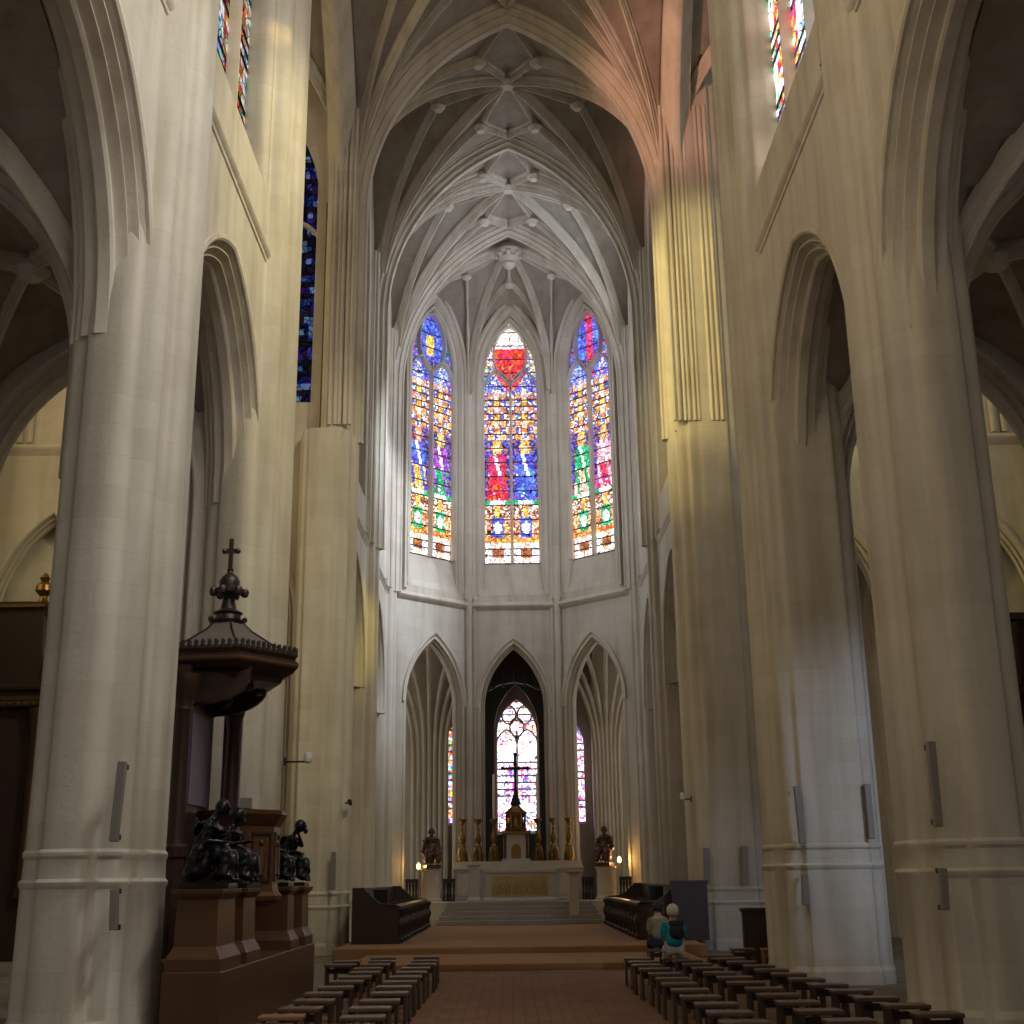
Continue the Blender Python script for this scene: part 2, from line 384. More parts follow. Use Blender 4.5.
# ================================================================== STONE SHELL
def side_P(sg):                 # wall along Y on side sg; a = y, d = away from the nave
    return lambda a, d, z: (sg*(HW+d), a, z)
ARC = {}                        # arcade opening per bay
bays = []
for i in range(len(PIER)-1):
    y0, y1 = PIER[i], PIER[i+1]
    if i == 4: continue         # crossing
    bays.append((i, y0, y1))
for sg, nm in ((-1,'left'), (1,'right')):
    mb = MB(); mo = MB(); P = side_P(sg)
    for i, y0, y1 in bays:
        yc = (y0+y1)/2; half = (y1-y0)/2; choir = i >= 5
        st = CHOIR_STR if choir else NAVE_STR
        hwA = half-(.82 if not choir else .72); zs = 9.1 if not choir else 8.3; rise = (12.75-zs) if not choir else 3.6
        wall_panel(mb, P, y0, y1, zs-.02, st, T, (yc, hwA, zs-.02, zs, rise))
        hwW = half-(1.15 if not choir else 1.55)
        wall_panel(mb, P, y0, y1, st, ZA+.4, T, (yc, hwW, st+1.4, 22.6, 4.6))
        # arcade mouldings, dying on the pier at the springing
        d = .36
        path = [(sg*HW, yc+a, z) for a, z in arch2d(hwA, zs, rise, 18, zs-.25)]
        pr = arch_orders(T, d)
        S = (sg, 0, 0); t = Vector(path[1])-Vector(path[0]); s_ = 1 if Vector(S).cross(t).y > 0 else -1
        mo.sweep(path, S, [(s, n*s_) for s, n in pr])
        # window casement mouldings, running down to the string
        path = [(sg*HW, yc+a, z) for a, z in arch2d(hwW+.28, 22.6, 4.9, 18, st+.25)]
        mo.sweep(path, S, [(s, n*s_) for s, n in [(-.10,-.05),(-.10,.03),(-.04,.06),(-.05,.12),(-.02,.16),(.02,.30)]+[(.02,-.05)]])
        # sloping sill
        a0, a1 = yc-hwW, yc+hwW
        mo.add([(sg*(HW+.0),a0,st+.35),(sg*(HW+.0),a1,st+.35),(sg*(HW+.5),a1,st+1.5),(sg*(HW+.5),a0,st+1.5),(sg*(HW+.02),a0,st),(sg*(HW+.02),a1,st)],
               [(0,1,2,3),(0,4,5,1)])
    w = mb.build('wall_'+nm, 'stone'); struct(w, 'pale limestone arcade and clerestory wall on the %s side of the nave' % nm)
    tr = mo.build('arch_moulding', 'rib', w, 24)
# string courses: one per bay
k = 0
for sg in (-1, 1):
    for i, y0, y1 in bays:
        if i < 2: continue
        st = CHOIR_STR if i >= 5 else NAVE_STR; k += 1
        b = MB(); x = sg*HW; ya, yb = y0+.75, y1-.75
        pr = [(0,.13),(.10,.10),(.13,.03),(.11,-.03),(.06,-.07),(.05,-.13),(0,-.16)]
        b.stack([[(x-sg*(p+.0)+sg*.02, y, st+z) for p, z in pr] for y in (ya, yb)])
        struct(b.build('trim_%d' % k, 'rib'), 'moulded stone string course under a clerestory window')

# ---- crossing arches towards the transepts (at X = +-HW, between piers 4 and 5) and transept walls
TX = 15.5
for sg, nm in ((-1,'transept_left'), (1,'transept_right')):
    mb = MB(); mo = MB(); hw = (PIER[5]-PIER[4])/2-.9; yc = (PIER[4]+PIER[5])/2
    hw = (PIER[5]-PIER[4])/2-.62
    wall_panel(mb, side_P(sg), PIER[4], PIER[5], ZS, ZA+.4, .62, (yc, hw, ZS, ZS+.01, 7.0))
    path = [(sg*(HW+.15), yc+a, z) for a, z in arch2d(hw+.02, ZS, 7.0, 22, 14.4)]
    t = Vector(path[1])-Vector(path[0]); s_ = 1 if Vector((1,0,0)).cross(t).y > 0 else -1
    mo.sweep(path, (1,0,0), [(s, n*s_) for s, n in arch_prof(.85, .5)])
    # east and west transept walls
    for Y, dirn in ((PIER[5]-.1, 1), (PIER[4]+.1, -1)):
        P = (lambda Y, dirn: (lambda a, d, z: (sg*a, Y+dirn*d, z)))(Y, dirn)
        x0, xm, x1 = HW+T-.3, 11.3, TX
        wall_panel(mb, P, x0, xm, 0, 14.2, .9, ((x0+xm)/2, (xm-x0)/2-.55, 0, 9.0, 3.4))
        wall_panel(mb, P, xm, x1, 0, 14.2, .6, ((xm+x1)/2, 1.65, 0, 9.0, 3.2)); wall_panel(mb, P, xm, x1, 0, 14.2, .2, None) if False else None
        Pb = (lambda P: (lambda a, d, z: P(a, d+.6, z)))(P); wall_panel(mb, Pb, xm, x1, 0, 14.2, .3, None)
        path = [(sg*((xm+x1)/2+a), Y, z) for a, z in arch2d(1.65, 9.0, 3.2, 14, 0)]
        S = (0, dirn, 0); t = Vector(path[1])-Vector(path[0]); s_ = 1 if Vector(S).cross(t).x*sg > 0 else -1
        mo.sweep(path, S, [(s, n*s_) for s, n in arch_orders(.6, .25)])
        wall_panel(mb, P, x0, x1, 14.2, ZA+.4, .9, (8.25, 2.3, 15.6, 22.3, 4.6))
        xx = (x0+xm)/2
        path = [(sg*(xx+a), Y, z) for a, z in arch2d((xm-x0)/2-.55, 9.0, 3.4, 14, 0)]
        S = (0, dirn, 0); t = Vector(path[1])-Vector(path[0]); s_ = 1 if Vector(S).cross(t).x*sg > 0 else -1
        mo.sweep(path, S, [(s, n*s_) for s, n in arch_orders(.9, .35)])
        b = MB(); b.stack([[(sg*x, Y-dirn*p, 14.2+z) for p, z in [(-.02,.18),(.16,.12),(.2,.02),(.17,-.04),(.1,-.09),(-.02,-.22)]] for x in (x0+1.0, x1)])
        mo.v += []; mo.add(b.v, b.f)
        # shafts on the wall beside the window
        for q in (x1-1.2, x1-.9):
            mo.tube((sg*q, Y-dirn*.03, 14.4), (sg*q, Y-dirn*.03, 24), .09)
    P = lambda a, d, z: (sg*(TX+d), a, z)
    wall_panel(mb, P, PIER[4], PIER[5], 0, ZA+.4, .8, ((PIER[4]+PIER[5])/2, 3.6, 11.0, 22.0, 5.5))
    w = mb.build('wall_'+nm, 'stone'); struct(w, 'stone wall of the transept beside the crossing')
    mo.build('arch_moulding', 'rib', w)

# ---- end wall of the nave behind the camera
mb = MB(); wall_panel(mb, lambda a, d, z: (a, PIER[0]-d, z), -HW-T, HW+T, 0, ZA+.4, .8, (0, 3.4, 8.0, 20, 6))
struct(mb.build('wall_west', 'stone'))

# ---- apse: three sides of an octagon
AW = 4.85; YA = 49.6; sd = 2*AW/2.414; YB = YA+sd/math.sqrt(2)
corners = [(-AW, YA), (-1.88, YB), (1.88, YB), (AW, YA)]
mb = MB(); mo = MB(); apse_P = []
for k in range(3):
    (xa, ya), (xb, yb) = corners[k], corners[k+1]
    c = Vector(((xa+xb)/2, (ya+yb)/2, 0)); tg = Vector((xb-xa, yb-ya, 0)).normalized(); no = Vector((-tg.y, tg.x, 0))
    if no.dot(Vector((0, 48, 0))-c) > 0: no = -no          # away from the room
    L = (Vector((xb-xa, yb-ya, 0))).length
    P = (lambda c, tg, no: (lambda a, d, z: tuple(c+tg*a+no*d+Vector((0,0,z)))))(c, tg, no)
    ac = (.16, 0, -.16)[k]; hA = (1.50, 1.40, 1.50)[k]; APS = ac
    wall_panel(mb, P, -L/2, L/2, 0, 12.9, .6, (ac, hA, 0, 8.7, 2.7), n=14)
    wall_panel(mb, P, -L/2, L/2, 12.9, ZA+.4, .75, (ac, 1.46, 13.5, 23.5, 3.4), n=14)
    P0 = P; P = (lambda P0, ac: (lambda a, d, z: P0(a+ac, d, z)))(P0, ac)
    path = [P(a, 0, z) for a, z in arch2d(hA, 8.7, 2.7, 16, 0)]
    t = Vector(path[1])-Vector(path[0]); s_ = 1 if no.cross(t).dot(tg) > 0 else -1
    mo.sweep(path, no, [(s, n*s_) for s, n in arch_orders(.6, .22, .02)])
    path = [P(a, 0, z) for a, z in arch2d(hA+.16, 8.7, 2.95, 16)]
    mo.sweep(path, no, [(s, n*s_) for s, n in [(-.10,-.05),(-.10,.03),(-.03,.10),(.02,.12),(.02,-.05)]])
    # window casement + sloped sill panel
    path = [P(a, 0, z) for a, z in arch2d(1.46, 23.5, 3.4, 16, 13.5)]
    mo.sweep(path, no, [(s, n*s_) for s, n in [(-.06,-.08),(-.06,.02),(.0,.05),(.03,.10),(.10,.12),(.13,.18),(.20,.2),(.42,.22),(.42,-.08)]])
    mo.add([P(-1.4,.02,13.3),P(1.4,.02,13.3),P(1.4,.42,14.95),P(-1.4,.42,14.95),P(-1.4,.7,14.95),P(1.4,.7,14.95)], [(0,1,2,3),(3,2,5,4)])
    apse_P.append((P, L, tg, no, c, P0))
    # outer formeret (wall rib)
    path = [P(a, 0, z) for a, z in arch2d(1.66, 23.3, 3.95, 16, 13.3)]
    mo.sweep(path, no, [(s, n*s_) for s, n in [(-.16,-.10),(-.16,.0),(-.10,.06),(-.05,.05),(-.03,.12),(.02,.14),(.02,-.10)]])
w = mb.build('wall_apse', 'stone'); struct(w, 'three sided stone apse wall with pointed arcade and tall windows')
mo.build('arch_moulding', 'rib', w)
for kk, (Pq, L, tg, no, c, P) in enumerate(apse_P):
    b = MB(); pr = [(.05,.22),(-.16,.14),(-.20,.02),(-.15,-.06),(-.08,-.10),(.05,-.22)]
    b.stack([[P(a, d, 13.0+z) for d, z in pr] for a in (-L/2+.05, L/2-.05)])
    k += 1; struct(b.build('trim_%d' % k, 'rib'), 'stone string course under the apse windows')

# ------------------------------------------------------------------ PIERS
def catmull(pts, per=4):
    out = []; n = len(pts)
    for i in range(n):
        p0, p1, p2, p3 = pts[i-1], pts[i], pts[(i+1)%n], pts[(i+2)%n]
        for j in range(per):
            t = j/per
            out.append(tuple(.5*((2*p1[q])+(-p0[q]+p2[q])*t+(2*p0[q]-5*p1[q]+4*p2[q]-p3[q])*t*t+(-p0[q]+3*p1[q]-3*p2[q]+p3[q])*t**3) for q in (0,1)))
    return out
# plan of a nave pier; +u towards the nave, v along the nave
quarter_n = [(.80,.0),(.79,.30),(.72,.42),(.63,.46),(.60,.62),(.62,.80),(.55,.95),(.42,1.02),(.33,1.06),(.28,1.16),(.12,1.235)]
quarter_f = [(.80,.0),(.79,.30),(.72,.42),(.66,.46),(.64,.62),(.66,.85),(.60,1.02),(.48,1.08),(.44,1.16),(.40,1.20),(.24,1.20),(.12,1.235)]
def pier_plan(su=1, sv=1, flat=False):
    q = quarter_f if flat else quarter_n; L = []
    a = [(u, v) for u, v in q]                                   # nave side, +v
    b = [(-u, v) for u, v in reversed(q[:-1])]
    L = a+b[:-1]+[(-q[0][0], 0)]
    L = [(u, v*.97) for u, v in L]
    L += [(u, -v) for u, v in reversed(L[1:-1])]
    L = catmull(L, 3)
    return [(u*su, v*sv) for u, v in L]
pier_names = {}
def pier(sg, Y, su, sv, ztop, zb, label, name='stone_pillar', xc=5.40, zmid=None, flat=False):
    root = empty(name, (sg*xc, Y, 0)); struct(root, label)
    pl = pier_plan(su, sv, flat); ring = lambda k, z, e=0: [((sg*-1)*u*k+(sg*-1)*e*(1 if u>0 else -1)*0, v*k, z) for u, v in pl]
    s = MB()
    if zmid:
        s.stack([ring(1, zb-.05), ring(1, zmid), [(x*.99, y*.99, zmid+.12) for x, y, z in ring(1, 0)]])
        up = [(-sg*(.80*su-.60+u*.60/.8*.98), v, 0) for u, v in [(q[0]*su*.8/su, q[1]) for q in pl]]
        s.stack([[(x, y*.95, zmid) for x, y, z in up], [(x, y*.95, ztop) for x, y, z in up]])
    else: s.stack([ring(1, zb-.05), ring(1, ztop)])
    s.build('shaft', 'stone', root, 50)
    b = MB()
    b.stack([ring(1.08,0), ring(1.08,.22), ring(1.035,.30), ring(1.03,zb-.24), ring(1.055,zb-.20), ring(1.06,zb-.16), ring(1.02,zb-.12), ring(1.012,zb+.10), ring(1.035,zb+.14), ring(1.035,zb+.18), ring(1.003,zb+.22)])
    b.build('base', 'stone', root, 30)
    return root
side = {-1:'left', 1:'right'}
order = {1:'beside the camera', 2:'flanking the aisle before the pulpit'}
for sg in (-1, 1):
    L = side[sg]
    pier(sg, PIER[1], 1, 1, ZA, 2.0, 'pale stone pillar on the %s of the nave behind the view' % L)
    pier(sg, PIER[2], 1, 1, ZA, 2.0, 'pale stone pillar on the %s at the very edge of the view' % L)
    pier(sg, PIER[3], 1.0, 1.0, ZA, 2.0, {-1:'broad pale stone pillar in front of the carved wooden pulpit', 1:'broadest tan stone pillar beside the right bank of stools'}[sg], xc=5.42 if sg < 0 else 5.60)
    pier(sg, PIER[4], (1.02 if sg < 0 else 1.28), 1.05, ZA, 2.15, {-1:'yellow lit stone pillar behind the wooden pulpit canopy', 1:'grey white stone pillar with a bluish lit edge behind the right stools'}[sg], xc=5.37 if sg < 0 else 5.60, flat=sg > 0)
    pier(sg, PIER[5], 1.05 if sg < 0 else 1.32, .95, ZA, 1.35, {-1:'stone pillar with moulded upper shafts at the left end of the brown platform', 1:'stone pillar with yellow and pink lit upper shafts beside the right choir stalls'}[sg], zmid=14.3 if sg < 0 else None, flat=True, xc=5.42 if sg < 0 else 5.66)
    for j, w in ((6,'first'), (7,'second')):
        pass

# choir piers: clustered shafts to the vault
def shaft_pier(sg, Y, label, x0=4.78):
    root = empty('stone_pillar', (sg*5.3, Y, 0)); struct(root, label)
    pl = [(.62,.0),(.60,.13),(.50,.17),(.47,.26),(.50,.36),(.42,.43),(.30,.45),(.26,.56),(.27,.66),(.16,.72),(.05,.74),(-.1,.74),(-.5,.6),(-.62,0)]
    full = pl+[(u,-v) for u, v in reversed(pl[1:-1])]
    full = catmull(full, 3); ring = lambda k, z: [(-sg*u*k, v*k, z) for u, v in full]
    s = MB(); s.stack([ring(1,1.3), ring(1,ZS+.3)]); s.build('shaft', 'rib', root, 40)
    b = MB(); b.stack([ring(1.12,0), ring(1.12,.5), ring(1.08,.6), ring(1.07,1.15), ring(1.12,1.22), ring(1.10,1.3), ring(1.0,1.42)])
    b.build('base', 'stone', root, 30)
    return root
for sg in (-1, 1):
    shaft_pier(sg, PIER[6], 'clustered stone shafts of the middle choir pillar behind the %s stalls' % side[sg])
    shaft_pier(sg, PIER[7], 'clustered stone shafts of the last pillar before the apse, %s of the altar' % side[sg])
# apse wall shafts between the windows
for (x, y), w in zip(corners[1:3], ('left', 'right')):
    root = empty('wall_shaft', (x, y, 0)); struct(root, 'slender stone wall shafts between apse windows, %s of the altar' % w)
    s = MB()
    for dx, dy, r in ((0,-.14,.15),(-.22,-.02,.09),(.22,-.02,.09),(-.36,.06,.055),(.36,.06,.055)):
        s.tube((dx,dy,.9),(dx,dy,ZS+.6), r, n=14)
    s.build('shaft', 'rib', root, 60)
    b = MB(); b.lathe([(.46,0),(.46,.7),(.42,.8),(.44,.9),(.30,1.1)], (0,-.02,0), 8, PI/8); b.build('base', 'stone', root)

# ------------------------------------------------------------------ VAULTS
def vault(name, cx, cy, a, b, zs, za, label, star=True, ra=.25, rd=.30, n=28, shape=None, parts=True):
    rise = za-zs; A = shape or 4.75
    H = lambda x, y: zs+rise*g01(min(1, min(abs(x)/a, abs(y)/b)), A, rise*(A/4.75) if False else rise)
    mb = MB(); vs = []; fs = []
    for j in range(n+1):
        for i in range(n+1):
            x = -a+2*a*i/n; y = -b+2*b*j/n; vs.append((x, y, H(x, y)))
    for j in range(n):
        for i in range(n):
            q = j*(n+1)+i; fs.append((q, q+1, q+n+2, q+n+1))
    # thickness: a raised copy above
    o = len(vs); vs2 = vs+[(x,y,z+.25) for x,y,z in vs]; fs2 = fs+[tuple(reversed([i+o for i in f])) for f in fs]
    mb.add(vs2, fs2)
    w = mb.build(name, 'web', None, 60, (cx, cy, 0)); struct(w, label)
    def rib(p, q, wd=ra, dp=rd, seg=None):
        p = Vector(p); q = Vector(q); L = math.hypot((q-p).x, (q-p).y); seg = seg or max(3, int(L/.35)); pts = []
        for i in range(seg+1):
            s = p+(q-p)*(i/seg); pts.append((s.x, s.y, H(s.x, s.y)))
        d = (q-p).normalized(); S = Vector((-d.y, d.x, 0)); r = MB(); t = Vector(pts[-1])-Vector(pts[0])
        s_ = -1 if S.cross(t).z > 0 else 1
        r.sweep(pts, S, [(u, v*s_) for u, v in rib_prof(wd, dp)]); r.build('rib', 'rib', w, 40)
    bosses = []
    e = .965
    for sx in (-1, 1):
        for sy in (-1, 1):
            rib((sx*a*e, sy*b*e, 0), (0,0,0), ra*1.15, rd*1.1, 16)
            if star:
                B1 = (sx*a*.20, sy*b*.52, 0); B2 = (sx*a*.50, sy*b*.18, 0)
                rib((sx*a*e, sy*b*e, 0), B1, seg=14); rib((sx*a*e, sy*b*e, 0), B2, seg=14)
                rib(B1, (0,0,0)); rib(B1, (0, sy*b*.93, 0)); rib(B2, (0,0,0)) if False else None
                rib(B2, (sx*a*.72, 0, 0)); rib(B2, (0,0,0))
                bosses += [B1, B2]
    if star:
        for s in (-1, 1):
            rib((s*a*.72,0,0), (s*a*.97,0,0))
    bosses.append((0,0,0))
    for p in bosses:
        z = H(p[0], p[1]); bb = MB(); r = .27 if p != (0,0,0) else .34
        bb.lathe([(.05,-rd-.14),(r*.55,-rd-.12),(r*.75,-rd-.04),(r,-rd+.03),(r*.9,-rd+.14),(r*.6,-rd+.2),(r*.6,.1)], (p[0],p[1],z), 12)
        bb.build('boss', 'rib', w, 40)
    return w
# nave (seen only as enclosure), crossing, choir
for i in range(len(PIER)-1):
    y0, y1 = PIER[i], PIER[i+1]
    vis = i >= 4
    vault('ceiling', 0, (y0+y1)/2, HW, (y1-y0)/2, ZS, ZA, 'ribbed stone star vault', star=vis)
for sg in (-1, 1):
    vault('ceiling', sg*(HW+(TX-HW)/2), (PIER[4]+PIER[5])/2, (TX-HW)/2+.3, (PIER[5]-PIER[4])/2, ZS, ZA, 'ribbed transept vault', star=False)
# transverse arches
def transverse(Y, w=.95, d=.55, zbot=14.3, label=''):
    hw = HW+.0; rise = ZA-ZS
    mb = MB(); path = [(a, Y, z) for a, z in arch2d(hw, ZS, rise, 22, zbot)]
    S = (0,1,0); t = Vector(path[1])-Vector(path[0]); s_ = 1 if Vector(S).cross(t).x > 0 else -1
    mb.sweep(path, S, [(s, n*s_) for s, n in arch_prof(w, d)])
    # pair of thin diagonal-rib shafts each side
    for sg in (-1, 1):
        for dy in ((-.62, .62, -.80, .80) if zbot < 20 else ()):
            mb.tube((sg*(hw-.06-(.12 if abs(dy)<.7 else 0)), Y+dy, zbot+.05), (sg*(hw-.06-(.10 if abs(dy)<.7 else 0)), Y+dy, ZS+2.2), .085, n=10)
    if Y == PIER[5]:
        for sg in (-1, 1):
            for q, xx in enumerate((4.72, 4.86, 5.02, 5.14, 5.30, 5.42, 5.80, 5.94, 6.10) if sg > 0 else (4.72, 4.86, 5.02, 5.14, 5.30)):
                mb.tube((sg*xx, Y-1.12+.03*(q%2)-.0, 14.5), (sg*xx, Y-1.12+.03*(q%2)-.0, ZS+3), .055+.02*(q%2), n=8)
    o = mb.build('trim_%d' % transverse.k, 'rib', None, 38); transverse.k += 1; struct(o, label); return o
transverse.k = 60
for Y, nmm in ((PIER[1],''), (PIER[2],''), (PIER[3],'')):
    transverse(Y, .8, .40, zbot=21.6, label='transverse stone arch over the nave')
transverse(PIER[4], 1.0, .42, zbot=21.6, label='transverse stone arch on the near side of the crossing')
transverse(PIER[5], 1.1, .6, label='nearest visible transverse stone arch across the choir mouth')
transverse(PIER[6], .85, .55, zbot=13.0, label='second transverse stone arch over the choir')
transverse(PIER[7], .85, .55, zbot=13.0, label='third transverse stone arch at the mouth of the apse')

# apse vault
def apse_vault():
    K = Vector((0, 50.3, 0)); zs = ZS; rise = 6.9; A = 4.75
    cs = [Vector((-HW,49.4,0))]+[Vector((x,y,0)) for x,y in corners[1:3]]+[Vector((HW,49.4,0))]
    def Z(s, t): w = min(1, abs(t)*s); return zs+rise*g01(w, A, rise)-1.9*s*(1-abs(t)**1.5)*1.0
    mb = MB(); n = 18
    full = cs+[]
    secs = [(full[i], full[i+1]) for i in range(3)]
    for a, b in secs:
        vs = []; fs = []
        for j in range(n+1):
            for i in range(n+1):
                s = j/n; t = -1+2*i/n; p = K.lerp(a.lerp(b, (t+1)/2), s*1.02); vs.append((p.x, p.y, Z(s, t)))
        for j in range(n):
            for i in range(n):
                q = j*(n+1)+i; fs.append((q, q+1, q+n+2, q+n+1))
        o = len(vs); vs += [(x,y,z+.2) for x,y,z in vs]; fs += [tuple(reversed([q+o for q in f])) for f in fs]
        mb.add(vs, fs)
    # small cell between K and the third transverse arch
    vs = []; fs = []
    for j in range(n+1):
        for i in range(n+1):
            s = j/n; x = -HW+2*HW*i/n; yy0 = 49.4; yk = K.y-(K.y-49.4)*abs(x)/HW
            vs.append((x, yy0+(yk-yy0)*s, zs+rise*g01(abs(x)/HW, A, rise)+(1-s)*.5))
    for j in range(n):
        for i in range(n):
            q = j*(n+1)+i; fs.append((q, q+1, q+n+2, q+n+1))
    mb.add(vs, fs)
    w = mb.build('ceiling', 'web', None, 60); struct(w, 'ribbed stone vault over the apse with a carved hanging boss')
    def rib3(pts, wd=.24, dp=.32):
        d = Vector(pts[-1])-Vector(pts[0]); d.z = 0; d.normalize(); S = Vector((-d.y, d.x, 0)); r = MB()
        s_ = -1 if S.cross(Vector(pts[-1])-Vector(pts[0])).z > 0 else 1
        r.sweep(pts, S, [(u, v*s_) for u, v in rib_prof(wd, dp)]); r.build('rib', 'rib', w, 40)
    for c in cs:
        rib3([tuple(c.lerp(K, i/16*.98+.01).xy)+(Z(1-i/16*.98-.01, 1),) for i in range(17)])
    for a, b in secs:                   # tiercerons to a point over each window, and the short ridge piece
        m_ = (a+b)/2; Tt = K.lerp(m_, .55); zt = Z(.55, 0)
        for c, tt in ((a,-1), (b,1)):
            pts = []
            for i in range(13):
                f = i/12; p = c.lerp(Tt, f*.98+.01)
                # find s,t of p
                s_c = 1-f*.45; t_c = tt*(1-f)
                pts.append((p.x, p.y, Z(s_c, t_c)+(0)))
            rib3(pts, .18, .24)
        pts = [tuple(K.lerp(m_, f).xy)+(Z(f, 0),) for f in (0.02,.2,.4,.55)]
        rib3(pts, .18, .24)
        bb = MB(); bb.lathe([(.05,-.42),(.16,-.38),(.24,-.28),(.2,-.12),(.15,.05)], (Tt.x,Tt.y,zt), 12); bb.build('boss','rib',w)
    bb = MB(); z = zs+rise
    bb.lathe([(.08,-1.15),(.22,-1.08),(.30,-.95),(.24,-.85),(.34,-.78),(.46,-.66),(.44,-.55),(.60,-.46),(.62,-.34),(.5,-.2),(.35,0)], (K.x,K.y-.1,z), 16)
    for i in range(8):
        a = 2*PI*i/8; bb.sphere((K.x+.52*math.cos(a), K.y-.1+.52*math.sin(a), z-.55), .14, 8)
    bb.build('boss', 'rib', w, 40)
apse_vault()

# ------------------------------------------------------------------ AISLES
AO = 11.4; AZ = 12.6
for sg, nm in ((-1,'aisle_left'), (1,'aisle_right')):
    mb = MB(); mo = MB(); P = lambda a, d, z: (sg*(AO+d), a, z)
    for i, y0, y1 in bays:
        yc = (y0+y1)/2
        wall_panel(mb, P, y0, y1, 0, AZ+.6, .8, (yc, 1.7, 3.6, 8.6, 2.6))
        # wall shafts and transverse arches of the aisle
    xi = HW+T-.15; xc = (xi+AO)/2; hw = (AO-xi)/2
    for Y in PIER[1:]:
        if Y == PIER[4] or Y == PIER[5]: continue
        path = [(sg*(xc+a), Y, z) for a, z in arch2d(hw, 8.8, AZ-8.8, 16, 7.2)]
        S = (0,1,0); t = Vector(path[1])-Vector(path[0]); s_ = 1 if Vector(S).cross(t).x*sg > 0 else -1
        mo.sweep(path, S, [(s, n*s_) for s, n in arch_prof(.7, .45)])
        pts = [(sg*(AO-.02)-sg*u, Y+v) for u, v in [(0,-.7),(.25,-.55),(.32,-.3),(.5,-.2),(.55,0),(.5,.2),(.32,.3),(.25,.55),(0,.7)]]
        mo.prism(pts, 0, 9.5)
    w = mb.build('wall_'+nm, 'stone'); struct(w, 'outer stone wall of the side aisle'); mo.build('arch_moulding', 'rib', w)
    for i, y0, y1 in bays:
        vault('ceiling', sg*xc, (y0+y1)/2, hw, (y1-y0)/2, 8.8, AZ, 'low ribbed vault over the side aisle', star=False, ra=.2, rd=.26, n=16, shape=2.7)

# ------------------------------------------------------------------ AMBULATORY behind the apse
mb = MB(); mo = MB()
pl = lambda Y: (lambda a, d, z: (a, Y+d, z))
YW = 57.2
# back walls left and right of the axial chapel, with openings onto glazed chapels
for sg in (-1, 1):
    P = (lambda sg: (lambda a, d, z: (sg*a, YW+d, z)))(sg); xw = 3.0 if sg < 0 else 3.62
    wall_panel(mb, P, 4.3, 11.9, 0, 13, .6, (8.0, 1.6, 3.5, 8.5, 2.5))
    wall_panel(mb, P, xw, 4.3, 0, 13, .6, None)
    # chapel window wall seen as a sliver beside the apse columns
    wall_panel(mb, (lambda sg: (lambda a, d, z: (sg*a, 60.2+d, z)))(sg), 2.0, 3.9, 0, 13, .4, (2.72, .62, 4.3, 7.9, 1.25))
    wall_panel(mb, (lambda sg: (lambda a, d, z: (sg*(2.05+d*-1), a, z)))(sg), 55.85, 60.35, 0, 13, .25, None)
    wall_panel(mb, (lambda sg: (lambda a, d, z: (sg*(3.64+d), a, z)))(sg), YW+.15, 60.35, 0, 13, .3, None)
    # fan pier in the ambulatory: shafts spreading into ribs
    cx, cy = sg*(3.80 if sg < 0 else 4.12), 57.0
    for k_ in range(7):
        a = -PI*.5+PI*(k_-3)/7.0; ex = cx+3.2*math.sin((k_-3)*.42); ey = cy-2.6*math.cos((k_-3)*.30)
        pts = [(cx+.24*(k_-3)*(1 if sg < 0 else .72), cy-.15, .3), (cx+.24*(k_-3)*(1 if sg < 0 else .72), cy-.15, 7.4)]
        for j in range(1, 9):
            f = j/8; pts.append((cx+.24*(k_-3)*(1 if sg < 0 else .72)+(ex-cx)*(1-math.cos(f*PI/2)), cy-.15+(ey-cy+.15)*(1-math.cos(f*PI/2)), 7.4+4.6*math.sin(f*PI/2)))
        for q in range(len(pts)-1): mo.tube(pts[q], pts[q+1], .105, n=8)
wall_panel(mb, pl(62.6), -2.1, 2.1, 0, 13, .4, (0, .92, 4.0, 8.3, 2.1))
for sg in (-1, 1): wall_panel(mb, (lambda sg: (lambda a, d, z: (sg*(1.8+d), a, z)))(sg), 59, 62.7, 0, 13, .25, None)
for sg in (-1, 1):                      # ambulatory sides
    wall_panel(mb, (lambda sg: (lambda a, d, z: (sg*(AO+d), a, z)))(sg), PIER[7], 57.8, 0, 13, .6, (53.5, 1.7, 3.6, 8.6, 2.6))
w = mb.build('wall_ambulatory', 'stone'); struct(w, 'dark stone wall of the ambulatory behind the apse'); mo.build('vault_rib', 'rib', w)
cb = MB(); cb.box(-12.2, 12.2, 49.4, 63.2, 12.6, 13.0)
# keep the choir clear: cut by using two boxes beside it
cb = MB(); cb.box(-12.2,-5.3,49.4,63.2,12.6,12.9); cb.box(5.3,12.2,49.4,63.2,12.6,12.9); cb.box(-5.3,5.3,53.0,63.2,12.6,12.9)
struct(cb.build('ceiling', 'web', None, 0), 'flat shadowed ceiling of the ambulatory')

# ------------------------------------------------------------------ FLOORS
b = MB(); b.box(-16.5, 16.5, -10, 64, -.3, 0); struct(b.build('floor', 'flag', None, 0), 'grey stone paving of the side aisles')
b = MB(); b.box(-3.45, 4.5, -9, 27.5, 0, .012); struct(b.build('floor_matting', 'matting', None, 0), 'brown woven looking floor down the middle of the nave')
b = MB(); b.box(-3.6, 3.9, 27.5, 31.2, 0.0, .15); b.box(-4.4, 4.40, 31.2, 46.1, 0, .30)
o = b.build('platform', 'carpet', None, 0); tag(o, 'low brown carpeted platform of two broad steps before the choir stalls', 'platform')
bv = o.modifiers.new('bevel', 'BEVEL'); bv.width = .03; bv.segments = 2
